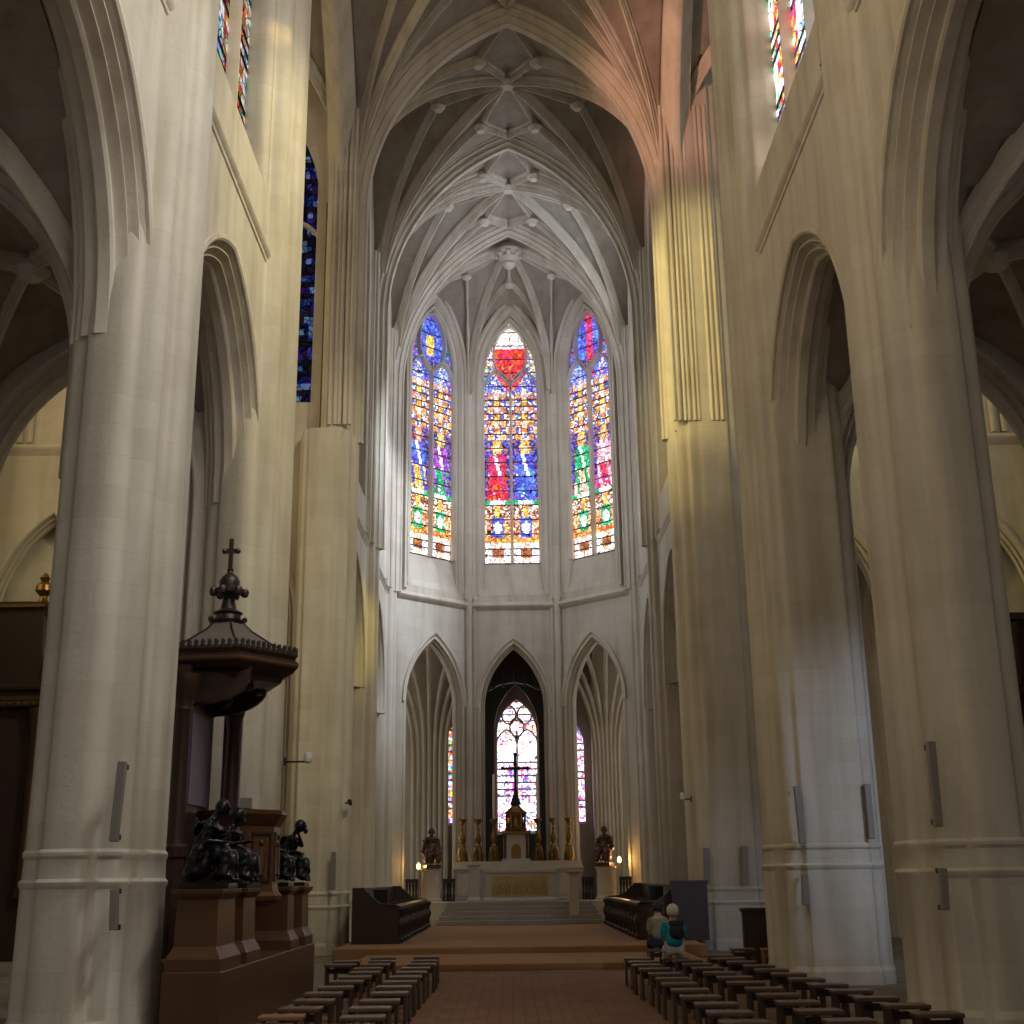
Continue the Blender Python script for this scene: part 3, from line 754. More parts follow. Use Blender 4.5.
# ================================================================== WINDOWS
robes = [(saint(GLD, BLUE, ORA, GRN), saint(GRN, PUR, GLD, GRN)), (saint(RED, CRIM, GLD, BLUE), saint(BLUE, BLUE, GLD, BLUE)), (saint(PCH, GRN, GLD, GRN), saint(CRIM, PNK, GLD, GRN))]
def apse_design(k, hw, z0, zs, rise):
    L, R = robes[k]; w = hw
    top = zs+rise
    def f(a, z):
        zc = zs-rise*.18+w*.8*.35; zt = zs+rise*.86; zm = (zc+zt)/2
        inv = ((a/(w*.58))**2+((z-zm)/((zt-zc)*.60))**2) < 1
        if inv:
            if k == 1: return WHT if z > zm+.42 else RED
            return (GLD if (abs(a) < .22 and z > zm-.5 and z < zm+.45) else BLUE) if k == 0 else ((CRIM if abs(a) < .2 else BLUE))
        if z > zs+.25: return random.choice([BLUE, PUR, CRIM, GRN, BLUE, DBL] if k != 1 else [BLUE, PUR, PNK, GRN, WHT, GLD])
        u = (a+w/2)/(w/2) if a < 0 else (a-w/2)/(w/2); v = (z-z0)/(zs+rise*.35-z0)
        return (L if a < 0 else R)(u, min(1, v))
    return f
mats = {}
M['g_apse'] = glass_mat('painted window glass', 1.15, cell=6.5)
hw, z0, zs, rise = 1.24, 14.95, 23.5, 2.9
for k_, (P, L, tg, no, c, P0) in enumerate(apse_P):
    make_window((lambda P: (lambda a, z, d: P(a, .42-d, z)))(P), hw, z0, zs, rise, apse_design(k_, hw, z0, zs, rise), 1, M['g_apse'],
        label=['tall stained glass window of two saints left of the apse centre', 'tall central stained glass window with a red and a blue robed saint', 'tall stained glass window of two saints right of the apse centre'][k_], nu=34, dz=.06, mull=.12)
# axial chapel window and its two neighbours
M['g_axial'] = glass_mat('pale painted window glass', 2.2, cell=6.0)
def axial(a, z):
    if z > 8.2: return random.choice([WHT, WHT, PNK, SKY, RED, WHT, PCH])
    au = abs(abs(a)-.46)
    if z < 5.0: return random.choice([WHT, RED, BLUE, WHT, GRN, PNK, DRK])
    if 5.4 < z < 7.2 and au < .26: return random.choice([BLUE, PUR, PCH, WHT, SKY, CRIM, PNK])
    return random.choice([WHT, WHT, WHT, PNK, PCH, SKY])
make_window(lambda a, z, d: (a+.14, 62.55-d, z), 1.02, 4.0, 8.7, 1.75, axial, 1, M['g_axial'], lights=2, tracery='net', label='bright stained glass window behind the altar cross', nu=24, dz=.08, mull=.10, dep=.15)
for sg in (-1, 1):
    make_window((lambda sg: (lambda a, z, d: (sg*(2.72+a), 60.35-d, z)))(sg), .62, 4.3, 7.9, 1.25,
        (lambda a, z: random.choice([WHT, WHT, PNK, BLUE, CRIM])) if sg > 0 else (lambda a, z: random.choice([GLD, RED, BLUE, GRN, ORA, SKY])), 1, M['g_axial'],
        lights=1, tracery=None, label='sliver of stained glass beyond the %s apse arch' % side[sg], nu=16, dz=.1, dep=.12)
# clerestory windows
M['g_clere'] = glass_mat('clerestory glass', 1.7, cell=4.5)
M['g_plain_cool'] = glass_mat('cool day glass', 5.2, False, (.80,.88,1.0))
M['g_plain_warm'] = glass_mat('warm day glass', 1.25, False, (1.0,.76,.40))
M['g_plain_neutral'] = glass_mat('daylit glass', 4.0, False, (1.0,.95,.86))
M['g_trans'] = glass_mat('bluish transept glass', .13, cell=4)
M['g_plain_grey'] = glass_mat('grey day glass', .6, False, (.95,.90,.82))
M['g_tan'] = glass_mat('warm tinted clerestory glow', 1.5, False, (1.0,.74,.42))  # glow of mostly unseen left windows, tinted to warm the right foreground pillar
M['g_amb'] = glass_mat('ambulatory day glass', 1.6, False, (1.0,.93,.8))
M['g_clere_dim'] = glass_mat('dim clerestory glass', .35, cell=4.5)
M['g_cool_soft'] = glass_mat('soft cool day glass', 2.4, False, (.80,.88,1.0))
M['g_west_fill'] = glass_mat('west fill glass', .55, False, (1.0,.95,.86))  # glow of the unseen west window, added to fill the near faces
M['g_dim'] = glass_mat('aisle day glass', .10, False, (1.0,.80,.55))
palR = [SKY, SKY, WHT, (.3,.9,.8), ORA, WHT, GLD, (.15,.5,.55)]
for sg in (-1, 1):
    for i, y0, y1 in bays:
        yc = (y0+y1)/2; hwW = (y1-y0)/2-(1.15 if i < 5 else 1.55); st = CHOIR_STR if i >= 5 else NAVE_STR
        P3 = (lambda sg, yc, i: (lambda a, z, d: (sg*(HW+(.55 if i < 5 else .85)-d), yc+a, z)))(sg, yc, i)
        if i == 3:
            def des(a, z, sg=sg):
                s = int((a+2.7)/.45) % 3
                return random.choice([[SKY,(.3,.9,.8),WHT,SKY],[ORA,RED,GLD,WHT],[WHT,WHT,(.2,.6,.4),PCH]][s])
            make_window(P3, hwW, st+1.5, 22.6, 4.6, des, 1, M['g_clere' if sg > 0 else 'g_clere_dim'], lights=3, tracery='net', label='stained glass clerestory window above the %s nave arch' % side[sg], nu=24, dz=.15)
        else:
            make_window(P3, hwW, st+1.5, 22.6, 4.6, None, 1, (M['g_dim'] if i == 5 else M['g_plain_cool'] if sg > 0 else M['g_cool_soft']) if i >= 5 else (M['g_plain_neutral'] if sg > 0 else M['g_tan']), lights=3, tracery='net', plain=True, label='clerestory window on the %s side' % side[sg])
        P3 = (lambda sg, yc: (lambda a, z, d: (sg*(AO+.5-d), yc+a, z)))(sg, yc)
        make_window(P3, 1.7, 3.6, 8.6, 2.6, None, 1, M['g_dim'], plain=True, lights=2, label='aisle window on the %s side' % side[sg])
    yc = (PIER[4]+PIER[5])/2
    make_window((lambda sg, yc: (lambda a, z, d: (sg*(TX+.4-d), yc+a, z)))(sg, yc), 3.6, 11.0, 22.0, 5.5, None, 1, M['g_plain_warm' if sg < 0 else 'g_plain_grey'], plain=True, lights=4, tracery='net', label='great transept window on the %s side' % side[sg])
    for Y, dirn in ((PIER[5]-.1, 1), (PIER[4]+.1, -1)):
        xx = 8.25
        make_window((lambda sg, Y, dirn, xx: (lambda a, z, d: (sg*(xx+a), Y+dirn*(.5-d), z)))(sg, Y, dirn, xx), 2.3, 15.6, 22.3, 4.6, mosaic([BLUE,DBL,SKY,DRK,DRK,SKY,DBL]), 1, M['g_trans'], lights=4, nu=30, dz=.2, tracery='net', label='transept side window')
    make_window((lambda sg: (lambda a, z, d: (sg*(8.0+a), YW+.4-d, z)))(sg), 1.6, 3.5, 8.5, 2.5, None, 1, M['g_amb'], plain=True, lights=2, label='ambulatory window')
    make_window((lambda sg: (lambda a, z, d: (sg*(AO+.4-d), 53.5+a, z)))(sg), 1.7, 3.6, 8.6, 2.6, None, 1, M['g_amb'], plain=True, lights=2, label='ambulatory side window')
make_window(lambda a, z, d: (a, PIER[0]-.4+d, z), 3.4, 8.0, 20, 6, None, 1, M['g_west_fill'], plain=True, lights=4, tracery='net', label='great west window added behind the viewer as fill light')

# ================================================================== LIGHTS
def spot(name, loc, tgt, col, power, ang, blend=.3, size=.15):
    l = bpy.data.lights.new(name, 'SPOT'); l.color = col; l.energy = power; l.spot_size = math.radians(ang); l.spot_blend = blend; l.shadow_soft_size = size
    o = bpy.data.objects.new(name, l); C.objects.link(o); o.location = loc
    o.rotation_euler = (Vector(tgt)-Vector(loc)).to_track_quat('-Z', 'Y').to_euler(); return o
# spot lamps added inside the windows, standing in for tinted sunlight and daylight
spot('sun_standin_yellow', (-4.7, 20.3, 21.0), (5.4, 34.2, 18.0), (1.0,.80,.34), 5200, 30, .6, .3)
spot('sun_standin_pink', (-4.7, 20.3, 21.5), (5.2, 34.3, 25.5), (1.0,.48,.34), 4400, 26, .8, .3)
spot('sun_standin_yellow_side', (-14.5, 27.5, 22.0), (5.0, 34.6, 16.5), (1.0,.80,.30), 6000, 26, .6, .4)
spot('sun_standin_gold_left', (4.7, 19.5, 21.0), (-4.7, 23.9, 14), (1.0,.88,.46), 2600, 60, .8, .5)
spot('sun_standin_gold_far', (4.7, 20.3, 21.0), (-5.0, 34.2, 10), (1.0,.90,.58), 2800, 42, .8, .5)
spot('sun_standin_choir', (4.6, 39, 24.0), (-4.7, 46.5, 15), (.78,.86,1.0), 6500, 40, .6, .4)
spot('sun_standin_gold_arch', (4.4, 37.2, 20.0), (-5.5, 41.5, 9.6), (1.0,.84,.16), 3200, 13, 1.0, .1)
spot('sun_standin_patch_orange', (4.7, 20.0, 22.5), (-5.05, 23.15, 19.4), (1.0,.62,.15), 1500, 4, .9, .05)
spot('sun_standin_patch_pink', (4.7, 20.0, 23.5), (-5.05, 23.15, 21.4), (1.0,.25,.22), 1100, 3.5, .9, .05)
spot('day_standin_foreground', (4.7, 11.0, 21.0), (-4.9, 15.9, 7), (.97,.96,.98), 2100, 50, .9, .6)
spot('day_standin_pillar', (11.0, 12.3, 7.5), (6.95, 23.2, 3.2), (.62,.74,1.0), 1300, 34, 1.0, .3)
wd = bpy.data.worlds.new('World'); bpy.context.scene.world = wd; wd.use_nodes = True
wd.node_tree.nodes['Background'].inputs[0].default_value = (.75,.85,1,1); wd.node_tree.nodes['Background'].inputs[1].default_value = .6

vs = bpy.context.scene.view_settings; vs.view_transform = 'Standard'; vs.look = 'None'; vs.gamma = 1; vs.exposure = 0.68; vs.use_curve_mapping = False
cy = bpy.context.scene.cycles; cy.max_bounces = 7; cy.diffuse_bounces = 5; cy.glossy_bounces = 3; cy.use_denoising = True; cy.caustics_reflective = False; cy.caustics_refractive = False; cy.sample_clamp_indirect = 6
# ================================================================== FURNITURE
def prism_y(mb, prof, y0, y1):          # polygon in x,z extruded along y
    n = len(prof); vs = [(x,y0,z) for x,z in prof]+[(x,y1,z) for x,z in prof]
    mb.add(vs, [tuple(range(n)), tuple(reversed(range(n,2*n)))]+[(i,i+n,(i+1)%n+n,(i+1)%n) for i in range(n)]); return mb
def prism_x(mb, prof, x0, x1):          # polygon in y,z extruded along x
    n = len(prof); vs = [(x0,y,z) for y,z in prof]+[(x1,y,z) for y,z in prof]
    mb.add(vs, [tuple(range(n)), tuple(reversed(range(n,2*n)))]+[(i,i+n,(i+1)%n+n,(i+1)%n) for i in range(n)]); return mb
def bev(o, w=.008, s=2):
    m = o.modifiers.new('bevel', 'BEVEL'); m.width = w; m.segments = s; m.limit_method = 'ANGLE'; return o

# ---- stools -----------------------------------------------------------
def make_stool(mat, top):
    root = empty('wooden_stool')
    s = MB(); s.box(-.235,.235,-.155,.155,.41,.455); bev(s.build('seat', top, root, 0), .01)
    for sx in (-1, 1):
        l = MB(); x0 = sx*.20
        prof = [(-.15,0),(-.07,0),(-.04,.07),(.04,.07),(.07,0),(.15,0),(.135,.415),(-.135,.415)]
        prism_x(l, prof, x0-.018, x0+.018); bev(l.build('leg', mat, root, 0), .004)
    t = MB(); t.box(-.19,.19,-.012,.012,.30,.38); t.build('stretcher', mat, root, 0)
    return root
protos = {'d': make_stool('stool','stool_top'), 'l': make_stool('stool_light','stool_light')}
used_ = {'d': False, 'l': False}
ORD = ['first','second','third','fourth','fifth','sixth','seventh','eighth','ninth','tenth','eleventh','twelfth','thirteenth']
def put_stool(x, y, label, kind='d', rz=0, group='wooden stools set in rows facing the altar', z=.012):
    o = protos[kind] if not used_[kind] else copy_tree(protos[kind]); used_[kind] = True
    o.location = (x, y, z); o.rotation_euler = (0,0,rz); tag(o, label, 'stool', group); return o
rows = [23.4-.94*i for i in range(12)]
def bank(x, sk, nm, start=0, end=12, light=(), skew=0.0, dy=0):
    for i in range(start, end):
        kind = 'l' if i in light else 'd'
        put_stool(x+skew*(i)/11+random.uniform(-.03,.03), rows[i]+dy+random.uniform(-.05,.05),
            '%s wooden stool, %s from the platform in the %s' % ('light honey' if kind=='l' else 'dark', ORD[i], nm), kind, random.uniform(-.05,.05))
bank(-1.72, 1, 'left aisle file', light=(11,))
bank(-2.46, 1, 'left file beside the pulpit', 0, 12, light=(10,), skew=-.12, dy=.1)
bank(-3.12, 1, 'short left file against the pulpit', 0, 2, dy=.15)
bank(2.02, 1, 'right aisle file', skew=.08)
bank(2.80, 1, 'second right file from the aisle', 1, 12, skew=.28, dy=.05)
bank(3.55, 1, 'third right file from the aisle', 0, 12, skew=.55, dy=.5)
put_stool(4.33, 25.95, 'dark wooden stool behind the bluish lit right pillar, nearer the aisle')
put_stool(4.90, 25.8, 'light honey wooden stool tucked against the bluish lit right pillar', 'l')
put_stool(-2.55, 24.5, 'dark wooden stool standing alone against the platform edge, left side', 'd', .1)
put_stool(-1.75, 24.55, 'dark wooden stool nearest the platform edge in the left bank', 'd', -.04)

# ---- figures ------------------------------------------------------------
def skin_obj(name, V, E, mat, parent, sub=2, disp=0.0, dscale=.18):
    """V: list of (x,y,z,r); root = vertex 0"""
    me = bpy.data.meshes.new(name); me.from_pydata([v[:3] for v in V], E, []); me.materials.append(M[mat])
    o = bpy.data.objects.new(name, me); C.objects.link(o); o.parent = parent
    m = o.modifiers.new('skin', 'SKIN'); m.use_smooth_shade = True; m.branch_smoothing = .6
    if not me.skin_vertices: raise RuntimeError('no skin layer')
    sv = me.skin_vertices[0].data
    for i, v in enumerate(V):
        r = v[3]; sv[i].radius = (r, r) if not isinstance(r, tuple) else r; sv[i].use_root = (i == 0)
    s = o.modifiers.new('sub', 'SUBSURF'); s.levels = sub; s.render_levels = sub
    if disp:
        tx = bpy.data.textures.get('folds') or bpy.data.textures.new('folds', 'CLOUDS'); tx.noise_scale = dscale
        d = o.modifiers.new('folds', 'DISPLACE'); d.texture = tx; d.strength = disp; d.mid_level = .5; d.texture_coords = 'LOCAL'
    return o
def body_graph(sh=.45, lean=.05, head=(0,0), hands=((-.12,.38,.62),(.12,.38,.62)), knee=.44, spread=.12, scale=1, foot_z=.03, elbows=None, girth=1.0):
    """seated, facing +y; feet on z=0"""
    V = []; E = []
    def v(x, y, z, r): V.append((x,y,z,r*girth if r > .03 else r)); return len(V)-1
    p = v(0,0,sh+.12,.155); w = v(0,lean*.4,sh+.27,.135); c = v(0,lean*.8,sh+.43,.155); ch = v(0,lean,sh+.53,.125); n0 = v(0,lean*1.1,sh+.585,.066)
    hx, hy = head; h1 = v(hx*.5,lean*1.2+hy*.5+.015,sh+.64,.075); h2 = v(hx,lean*1.2+hy+.02,sh+.71,.094); h3 = v(hx,lean*1.2+hy+.01,sh+.78,.078)
    E += [(p,w),(w,c),(c,ch),(ch,n0),(n0,h1),(h1,h2),(h2,h3)]
    for k, sx in enumerate((-1, 1)):
        s = v(sx*.18,lean,sh+.50,.062); ex = (elbows or ((-.25,.06,sh+.22),(.25,.06,sh+.22)))[k]; e = v(*ex,.046)
        hd = hands[k]; wv = Vector(hd); ev = Vector(ex); d = (wv-ev).normalized()
        wr = v(*(wv-d*.09), .030); pm = v(*wv, .034)
        E += [(ch,s),(s,e),(e,wr),(wr,pm)]
        side_ = d.cross(Vector((0,0,1))).normalized() if abs(d.z) < .9 else Vector((1,0,0)); dn = d.cross(side_).normalized()
        if dn.z > 0: dn = -dn
        for j, ln in enumerate((.072,.082,.076,.06)):
            off = side_*(.030-.020*j); b = wv+d*.025+off; m1 = b+d*ln*.55+dn*.006; m2 = b+d*ln*.95+dn*.03
            a1 = v(*b,.0095); a2 = v(*m1,.009); a3 = v(*m2,.0075); E += [(pm,a1),(a1,a2),(a2,a3)]
        tb = wv-d*.02+side_*(.032)*(-sx); t1 = v(*tb,.011); t2 = v(*(tb+d*.045+side_*.018*(-sx)),.009); E += [(pm,t1),(t1,t2)]
    for sx in (-1, 1):
        hp = v(sx*.09,.02,sh+.09,.092); k = v(sx*spread,knee,sh+.06,.062); a = v(sx*spread,knee+.02,.09,.038); f = v(sx*spread,knee+.14,foot_z,.034)
        E += [(p,hp),(hp,k),(k,a),(a,f)]
    return V, E
def seated_statue(name, loc, rz, label, cat='statue', mat='bronze', scale=1.0, head=(0,.06), lean=.08, hands=None, elbows=None, base=(.34,.36), extra=None, group=None, bh=.08):
    root = empty(name, loc, rz); tag(root, label, cat, group); root.scale = (scale,)*3
    b = MB(); b.box(-base[0],base[0],-.24,.52,0,bh); bev(b.build('base', mat, root, 0), .012)
    e2 = empty('figure_group', (0,0,bh)); 
    bpy.data.objects.remove(e2)
    hands = hands or ((-.12,.36,.60),(.12,.36,.60))
    V, E = body_graph(.42, lean, head, hands, elbows=elbows)
    V = [(x,y,z+bh,r) for x,y,z,r in V]
    skin_obj('figure', V, E, mat, root)
    R_ = [(0,.0,.50,.25),(0,lean*.4,.68,.19),(0,lean*.8,.86,.20),(0,lean,.96,.15),(-.12,.26,.47,.15),(.12,.26,.47,.15),(-.15,.44,.44,.125),(.15,.44,.44,.125),(-.16,.43,.22,.11),(.16,.43,.22,.11),(-.18,.40,.04,.15),(.18,.42,.04,.15),(0,-.05,.2,.24),(0,-.02,.06,.27),(-.21,lean,.86,.095),(.21,lean,.86,.095),(-.24,.06,.68,.085),(.24,.06,.68,.085),(-.26,.0,.40,.10),(.26,.0,.35,.11)]
    Er = [(0,1),(1,2),(2,3),(0,4),(0,5),(4,6),(5,7),(6,8),(7,9),(8,10),(9,11),(0,12),(12,13),(3,14),(3,15),(14,16),(15,17),(16,18),(17,19)]
    R_ = [(x,y,z+bh,r*1.16) for x,y,z,r in R_]
    skin_obj('robe', R_, Er, mat, root, 3, .13, .10)
    h = MB(); hz = .42+.71+bh; hy = lean*1.2+head[1]
    h.sphere((head[0],hy-.015,hz+.02), .128, 12, 1.05); h.sphere((head[0],hy+.10,hz-.09), .05, 8, 1.3); h.build('hair', mat, root)
    nn = MB(); nn.sphere((head[0],hy+.115,hz), .018, 6, 1.6); nn.build('nose', mat, root)
    if extra: extra(root)
    return root

def person(name, loc, rz, label, shirt, trousers, hair, vest=None, collar=None):
    root = empty(name, loc, rz); tag(root, label, 'person')
    V, E = body_graph(.50, .05, (0,.01), ((-.12,.34,.66),(.12,.34,.66)), elbows=((-.19,.06,.74),(.19,.06,.74)), girth=.9)
    V = [(x*.9,y,z,r) for x,y,z,r in V]; V = [(x,y,z,r*(.72 if z < .7 else 1)) for x,y,z,r in V]
    skin_obj('body', V, E, 'skin', root)
    S = [(0,.0,.60,(.20,.165)),(0,.02,.76,(.175,.14)),(0,.04,.91,(.175,.14)),(0,.05,1.03,(.135,.11)),(0,.05,1.085,(.068,.068))]
    Es = [(0,1),(1,2),(2,3),(3,4)]
    for sx in (-1,1):
        i = len(S); S += [(sx*.150,.05,1.0,.080),(sx*.185,.055,.85,.064),(sx*.19,.06,.76,.056)]; Es += [(3,i),(i,i+1),(i+1,i+2)]
    skin_obj('shirt', S, Es, shirt, root, 2, .018, .12)
    T_ = [(0,-.01,.62,.125)]; Et = []
    for sx in (-1,1):
        i = len(T_); T_ += [(sx*.085,.03,.61,.108),(sx*.12,.42,.57,.088),(sx*.12,.44,.30,.075),(sx*.12,.46,.10,.068)]; Et += [(0,i),(i,i+1),(i+1,i+2),(i+2,i+3)]
    skin_obj('trousers', T_, Et, trousers, root, 2, .012, .1)
    for sx in (-1,1):
        sh = MB(); sh.stack([[(sx*.12+.052*math.cos(a)*w, .50+.12*math.sin(a)*(1.05 if w>.9 else .9), z) for a in [2*PI*q/14 for q in range(14)]] for w, z in ((1,0),(1.03,.03),(.9,.075),(.55,.10))]); sh.build('shoe', 'dark_hair', root)
    h = MB(); N = 20
    rings = []
    for i in range(10):
        f = i/9; ph = -.50*PI*.42+f*(PI*.5+.50*PI*.42); rr = .108*math.cos(ph)*(1.04 if hair=='white_hair' else .97); zz = 1.235+.120*math.sin(ph)
        rings.append([(rr*math.cos(2*PI*k/N)*(1+.03*math.sin(5*k)), .045+rr*math.sin(2*PI*k/N)*1.06-(.02 if i<4 and math.sin(2*PI*k/N)>.3 else 0)*2.2, max(zz, 1.235+.0) if math.sin(2*PI*k/N)>.45 else zz) for k in range(N)])
    h.stack(rings); h.build('hair', hair, root, 60)
    f = MB(); f.sphere((0,.175,1.20), .017, 8, 1.6); f.build('nose', 'skin', root)
    for sx in (-1,1):
        e = MB(); e.lathe([(.003,-.028),(.014,-.015),(.016,.01),(.004,.03)], (sx*.094,.06,1.21), 8); e.build('ear', 'skin', root)
        e = MB(); e.sphere((sx*.034,.150,1.225), .012, 8); e.build('eye', 'white_plastic', root)
    mo_ = MB(); mo_.lathe([(.004,-.004),(.024,0),(.004,.005)], (0,.150,1.155), 8, sy=.5); mo_.build('mouth', 'red_bronze', root)
    if vest:
        Vv = [(0,-.03,.74,(.12,.10)),(0,-.02,.86,(.15,.125)),(0,.02,.98,(.15,.125)),(0,.04,1.06,(.10,.10))]
        Ev = [(0,1),(1,2),(2,3)]
        for sx in (-1,1):
            i = len(Vv); Vv += [(sx*.13,.045,1.02,.075)]; Ev += [(3,i)]
        o = skin_obj('vest', Vv, Ev, vest, root, 2, .02, .1); o.location = (.045,-.04,0)
    return root
person('person', (2.72, 26.1, .012), .02, 'seated person in a sage green shirt with dark hair, seen from behind', 'green_cloth', 'navy_cloth', 'dark_hair')
put_stool(2.72, 26.05, 'dark wooden stool under the person in the sage green shirt', 'd', 0)
person('person', (2.68, 23.3, .012), -.05, 'seated white haired person in turquoise top and dark vest, seen from behind', 'teal_cloth', 'white_cloth', 'white_hair', vest='navy_cloth')
put_stool(2.68, 23.25, 'dark wooden stool under the white haired person', 'd', -.05)

# ---- pulpit ----------------------------------------------------------------
pu = empty('pulpit', (0,0,0)); tag(pu, 'carved brown wooden pulpit with hexagonal canopy and cross, standing against the left pillars', 'pulpit')
b = MB(); b.box(-4.30,-3.60,15.7,18.0,.0,.80); b.box(-4.95,-3.60,18.0,23.0,.0,.80)
bev(b.build('plinth', 'oak', pu, 0), .012)
def pedestal(x0, x1, y0, y1, z0=.78, z1=1.74):
    m = MB(); cx, cy_ = (x0+x1)/2, (y0+y1)/2; hx, hy = (x1-x0)/2, (y1-y0)/2
    pr = [(.075,0),(.075,.16),(.06,.19),(.02,.26),(.0,.30),(-.012,z1-z0-.12),(.02,z1-z0-.09),(.05,z1-z0-.05),(.055,z1-z0)]
    m.stack([[(cx+sx*(hx+e), cy_+sy*(hy+e), z0+z) for sx, sy in ((-1,-1),(1,-1),(1,1),(-1,1))] for e, z in pr])
    return bev(m.build('pedestal', 'oak', pu, 0), .006)
pedestal(-4.22,-3.70,15.85,16.85); pedestal(-4.22,-3.70,17.35,18.15); pedestal(-4.40,-3.70,20.75,21.35); pedestal(-4.40,-3.70,22.15,22.85)
b = MB(); b.box(-4.9,-4.25,18.2,20.7,.8,1.5); b.build('inner_step', 'dark_oak', pu, 0)
def ngon(cx, cy_, r, n=8, rot=PI/8): return [(cx+r*math.cos(rot+2*PI*i/n), cy_+r*math.sin(rot+2*PI*i/n)) for i in range(n)]
DX, DY = -4.28, 19.75
dr = MB(); R8 = .60
dr.stack([[(x,y,z) for x,y in ngon(DX,DY,R8*s)] for s, z in ((.5,1.44),(.8,1.48),(.95,1.52),(1.08,1.56),(1.10,1.62),(1.0,1.68),(.97,1.74),(.97,2.62),(1.02,2.66),(1.10,2.74),(1.16,2.80),(1.16,2.86),(.9,2.86),(.88,2.5)) ])
drum = dr.build('drum', 'oak', pu, 20)
for i in range(8):
    a = PI/8+2*PI*(i+.5)/8; nx, ny = math.cos(a), math.sin(a); tx, ty = -ny, nx; ap = R8*.97*math.cos(PI/8)
    if nx < -.5: continue
    fr = MB()
    def pt(u, z, o): return (DX+nx*(ap+o)+tx*u, DY+ny*(ap+o)+ty*u, z)
    for (u0,u1,z0,z1) in ((-.17,-.14,1.85,2.52),(.14,.17,1.85,2.52),(-.17,.17,1.82,1.86),(-.17,.17,2.50,2.54)):
        fr.add([pt(u0,z0,0),pt(u1,z0,0),pt(u1,z1,0),pt(u0,z1,0),pt(u0,z0,.025),pt(u1,z0,.025),pt(u1,z1,.025),pt(u0,z1,.025)], [(4,5,6,7),(0,1,5,4),(1,2,6,5),(2,3,7,6),(3,0,4,7)])
    f_ = fr.build('panel_frame', 'dark_oak', drum, 0)
    rl = MB()                              # relief figure
    c0 = Vector(pt(0,2.38,.005)); rl.sphere(c0, .045, 10, 1.2)
    for (u1,z1,r1,u2,z2,r2) in ((0,2.33,.05,.01,2.12,.075),(.01,2.12,.075,-.02,1.92,.09),(.03,2.28,.03,.09,2.20,.022),(.09,2.20,.022,.03,2.28,.02),(-.03,2.28,.03,-.08,2.15,.022)):
        rl.tube(pt(u1,z1,0), pt(u2,z2,0), r1*.8, r2*.8, 10)
    rl.build('relief', 'oak', drum, 60)
b = MB(); b.box(DX-.02,DX+.16,DY-.2,DY+.1,2.86,2.90); b.build('book_rest', 'dark_oak', pu, 0)
# back panel and columns carrying the canopy
b = MB(); b.box(-5.20,-5.0,18.9,20.6,.8,5.0); bp = b.build('back_panel', 'dark_oak', pu, 0)
b = MB(); b.box(-5.0,-4.96,19.1,20.3,2.95,4.3); b.build('inset_panel', 'blue_panel', bp, 0)
b = MB(); b.box(-4.92,-4.62,21.0,21.1,2.2,4.6); b.build('inset_panel', 'blue_panel', bp, 0)
for (cx, cy_) in ((-5.02,18.75),(-4.74,20.95)):
    c = MB(); c.lathe([(.16,.8),(.16,2.15),(.19,2.18),(.19,2.32),(.15,2.36),(.13,2.5),(.125,3.3),(.11,4.25),(.13,4.3),(.12,4.36),(.17,4.5),(.20,4.66),(.22,4.72),(.22,4.82)], (cx,cy_,0), 18)
    c.build('column', 'dark_oak', pu, 30)
# curved brackets under the canopy
for yy in (19.2, 20.6):
    b = MB(); pts = [(-5.0,4.4)]+[(-5.0+.85*math.sin(t*PI/2/8), 4.42+.42*(1-math.cos(t*PI/2/8))) for t in range(9)]+[(-4.12,5.0),(-5.0,5.0)]
    prism_y(b, pts, yy-.05, yy+.05); bev(b.build('bracket', 'dark_oak', pu, 0), .01)
CX, CY, CR = -4.72, 20.0, 1.20
hexr = lambda s, z, r=CR: [(CX+r*s*math.cos(PI/6+PI/8+2*PI*i/6), CY+r*s*math.sin(PI/6+PI/8+2*PI*i/6), z) for i in range(6)]
ca = MB(); ca.stack([hexr(.55,4.78), hexr(.78,4.84), hexr(.80,4.92), hexr(.94,4.99), hexr(.97,5.04), hexr(1.0,5.07), hexr(1.0,5.16), hexr(.96,5.20), hexr(.99,5.28), hexr(.95,5.30)])
can = ca.build('canopy', 'dark_oak', pu, 20)
g = MB(); g.stack([hexr(1.006,5.085), hexr(1.012,5.10), hexr(1.012,5.13), hexr(1.006,5.145)]); g.build('canopy_band', 'oak', can, 20)
rf = MB(); rf.stack([hexr(.93,5.28), hexr(.62,5.47), hexr(.35,5.68), hexr(.2,5.86), hexr(.05,5.88)]); roof = rf.build('canopy_roof', 'lead_roof', pu, 15)
for i in range(6):
    ri = MB()
    A = [hexr(.93,5.29)[i], hexr(.62,5.48)[i], hexr(.35,5.69)[i], hexr(.2,5.86)[i]]
    for q in range(3): ri.tube(A[q], A[q+1], .018, n=6)
    ri.build('roof_rib', 'black_oak', roof)
cr = MB(); H6 = hexr(.98,5.26)
for i in range(6):
    a = Vector(H6[i]); b_ = Vector(H6[(i+1)%6]); n_ = 11; t = (b_-a).normalized(); o_ = Vector((t.y,-t.x,0))*.015
    for j in range(n_):
        p = a.lerp(b_, (j+.5)/n_)
        cr.stack([[tuple(p+t*(w*math.cos(q))*1+o_*2*math.sin(q)+Vector((0,0,z))) for q in [2*PI*k_/8 for k_ in range(8)]] for w, z in ((.045,0),(.05,.05),(.025,.075),(.04,.10),(.03,.13),(.005,.15))])
cr.build('cresting', 'black_oak', can, 40)
un = MB()
for i in range(6):
    a = (Vector(hexr(.55,4.74)[i])+Vector(hexr(.55,4.74)[(i+1)%6]))/2
    un.sphere(a+Vector((0,0,.02)), .10, 8, .7)
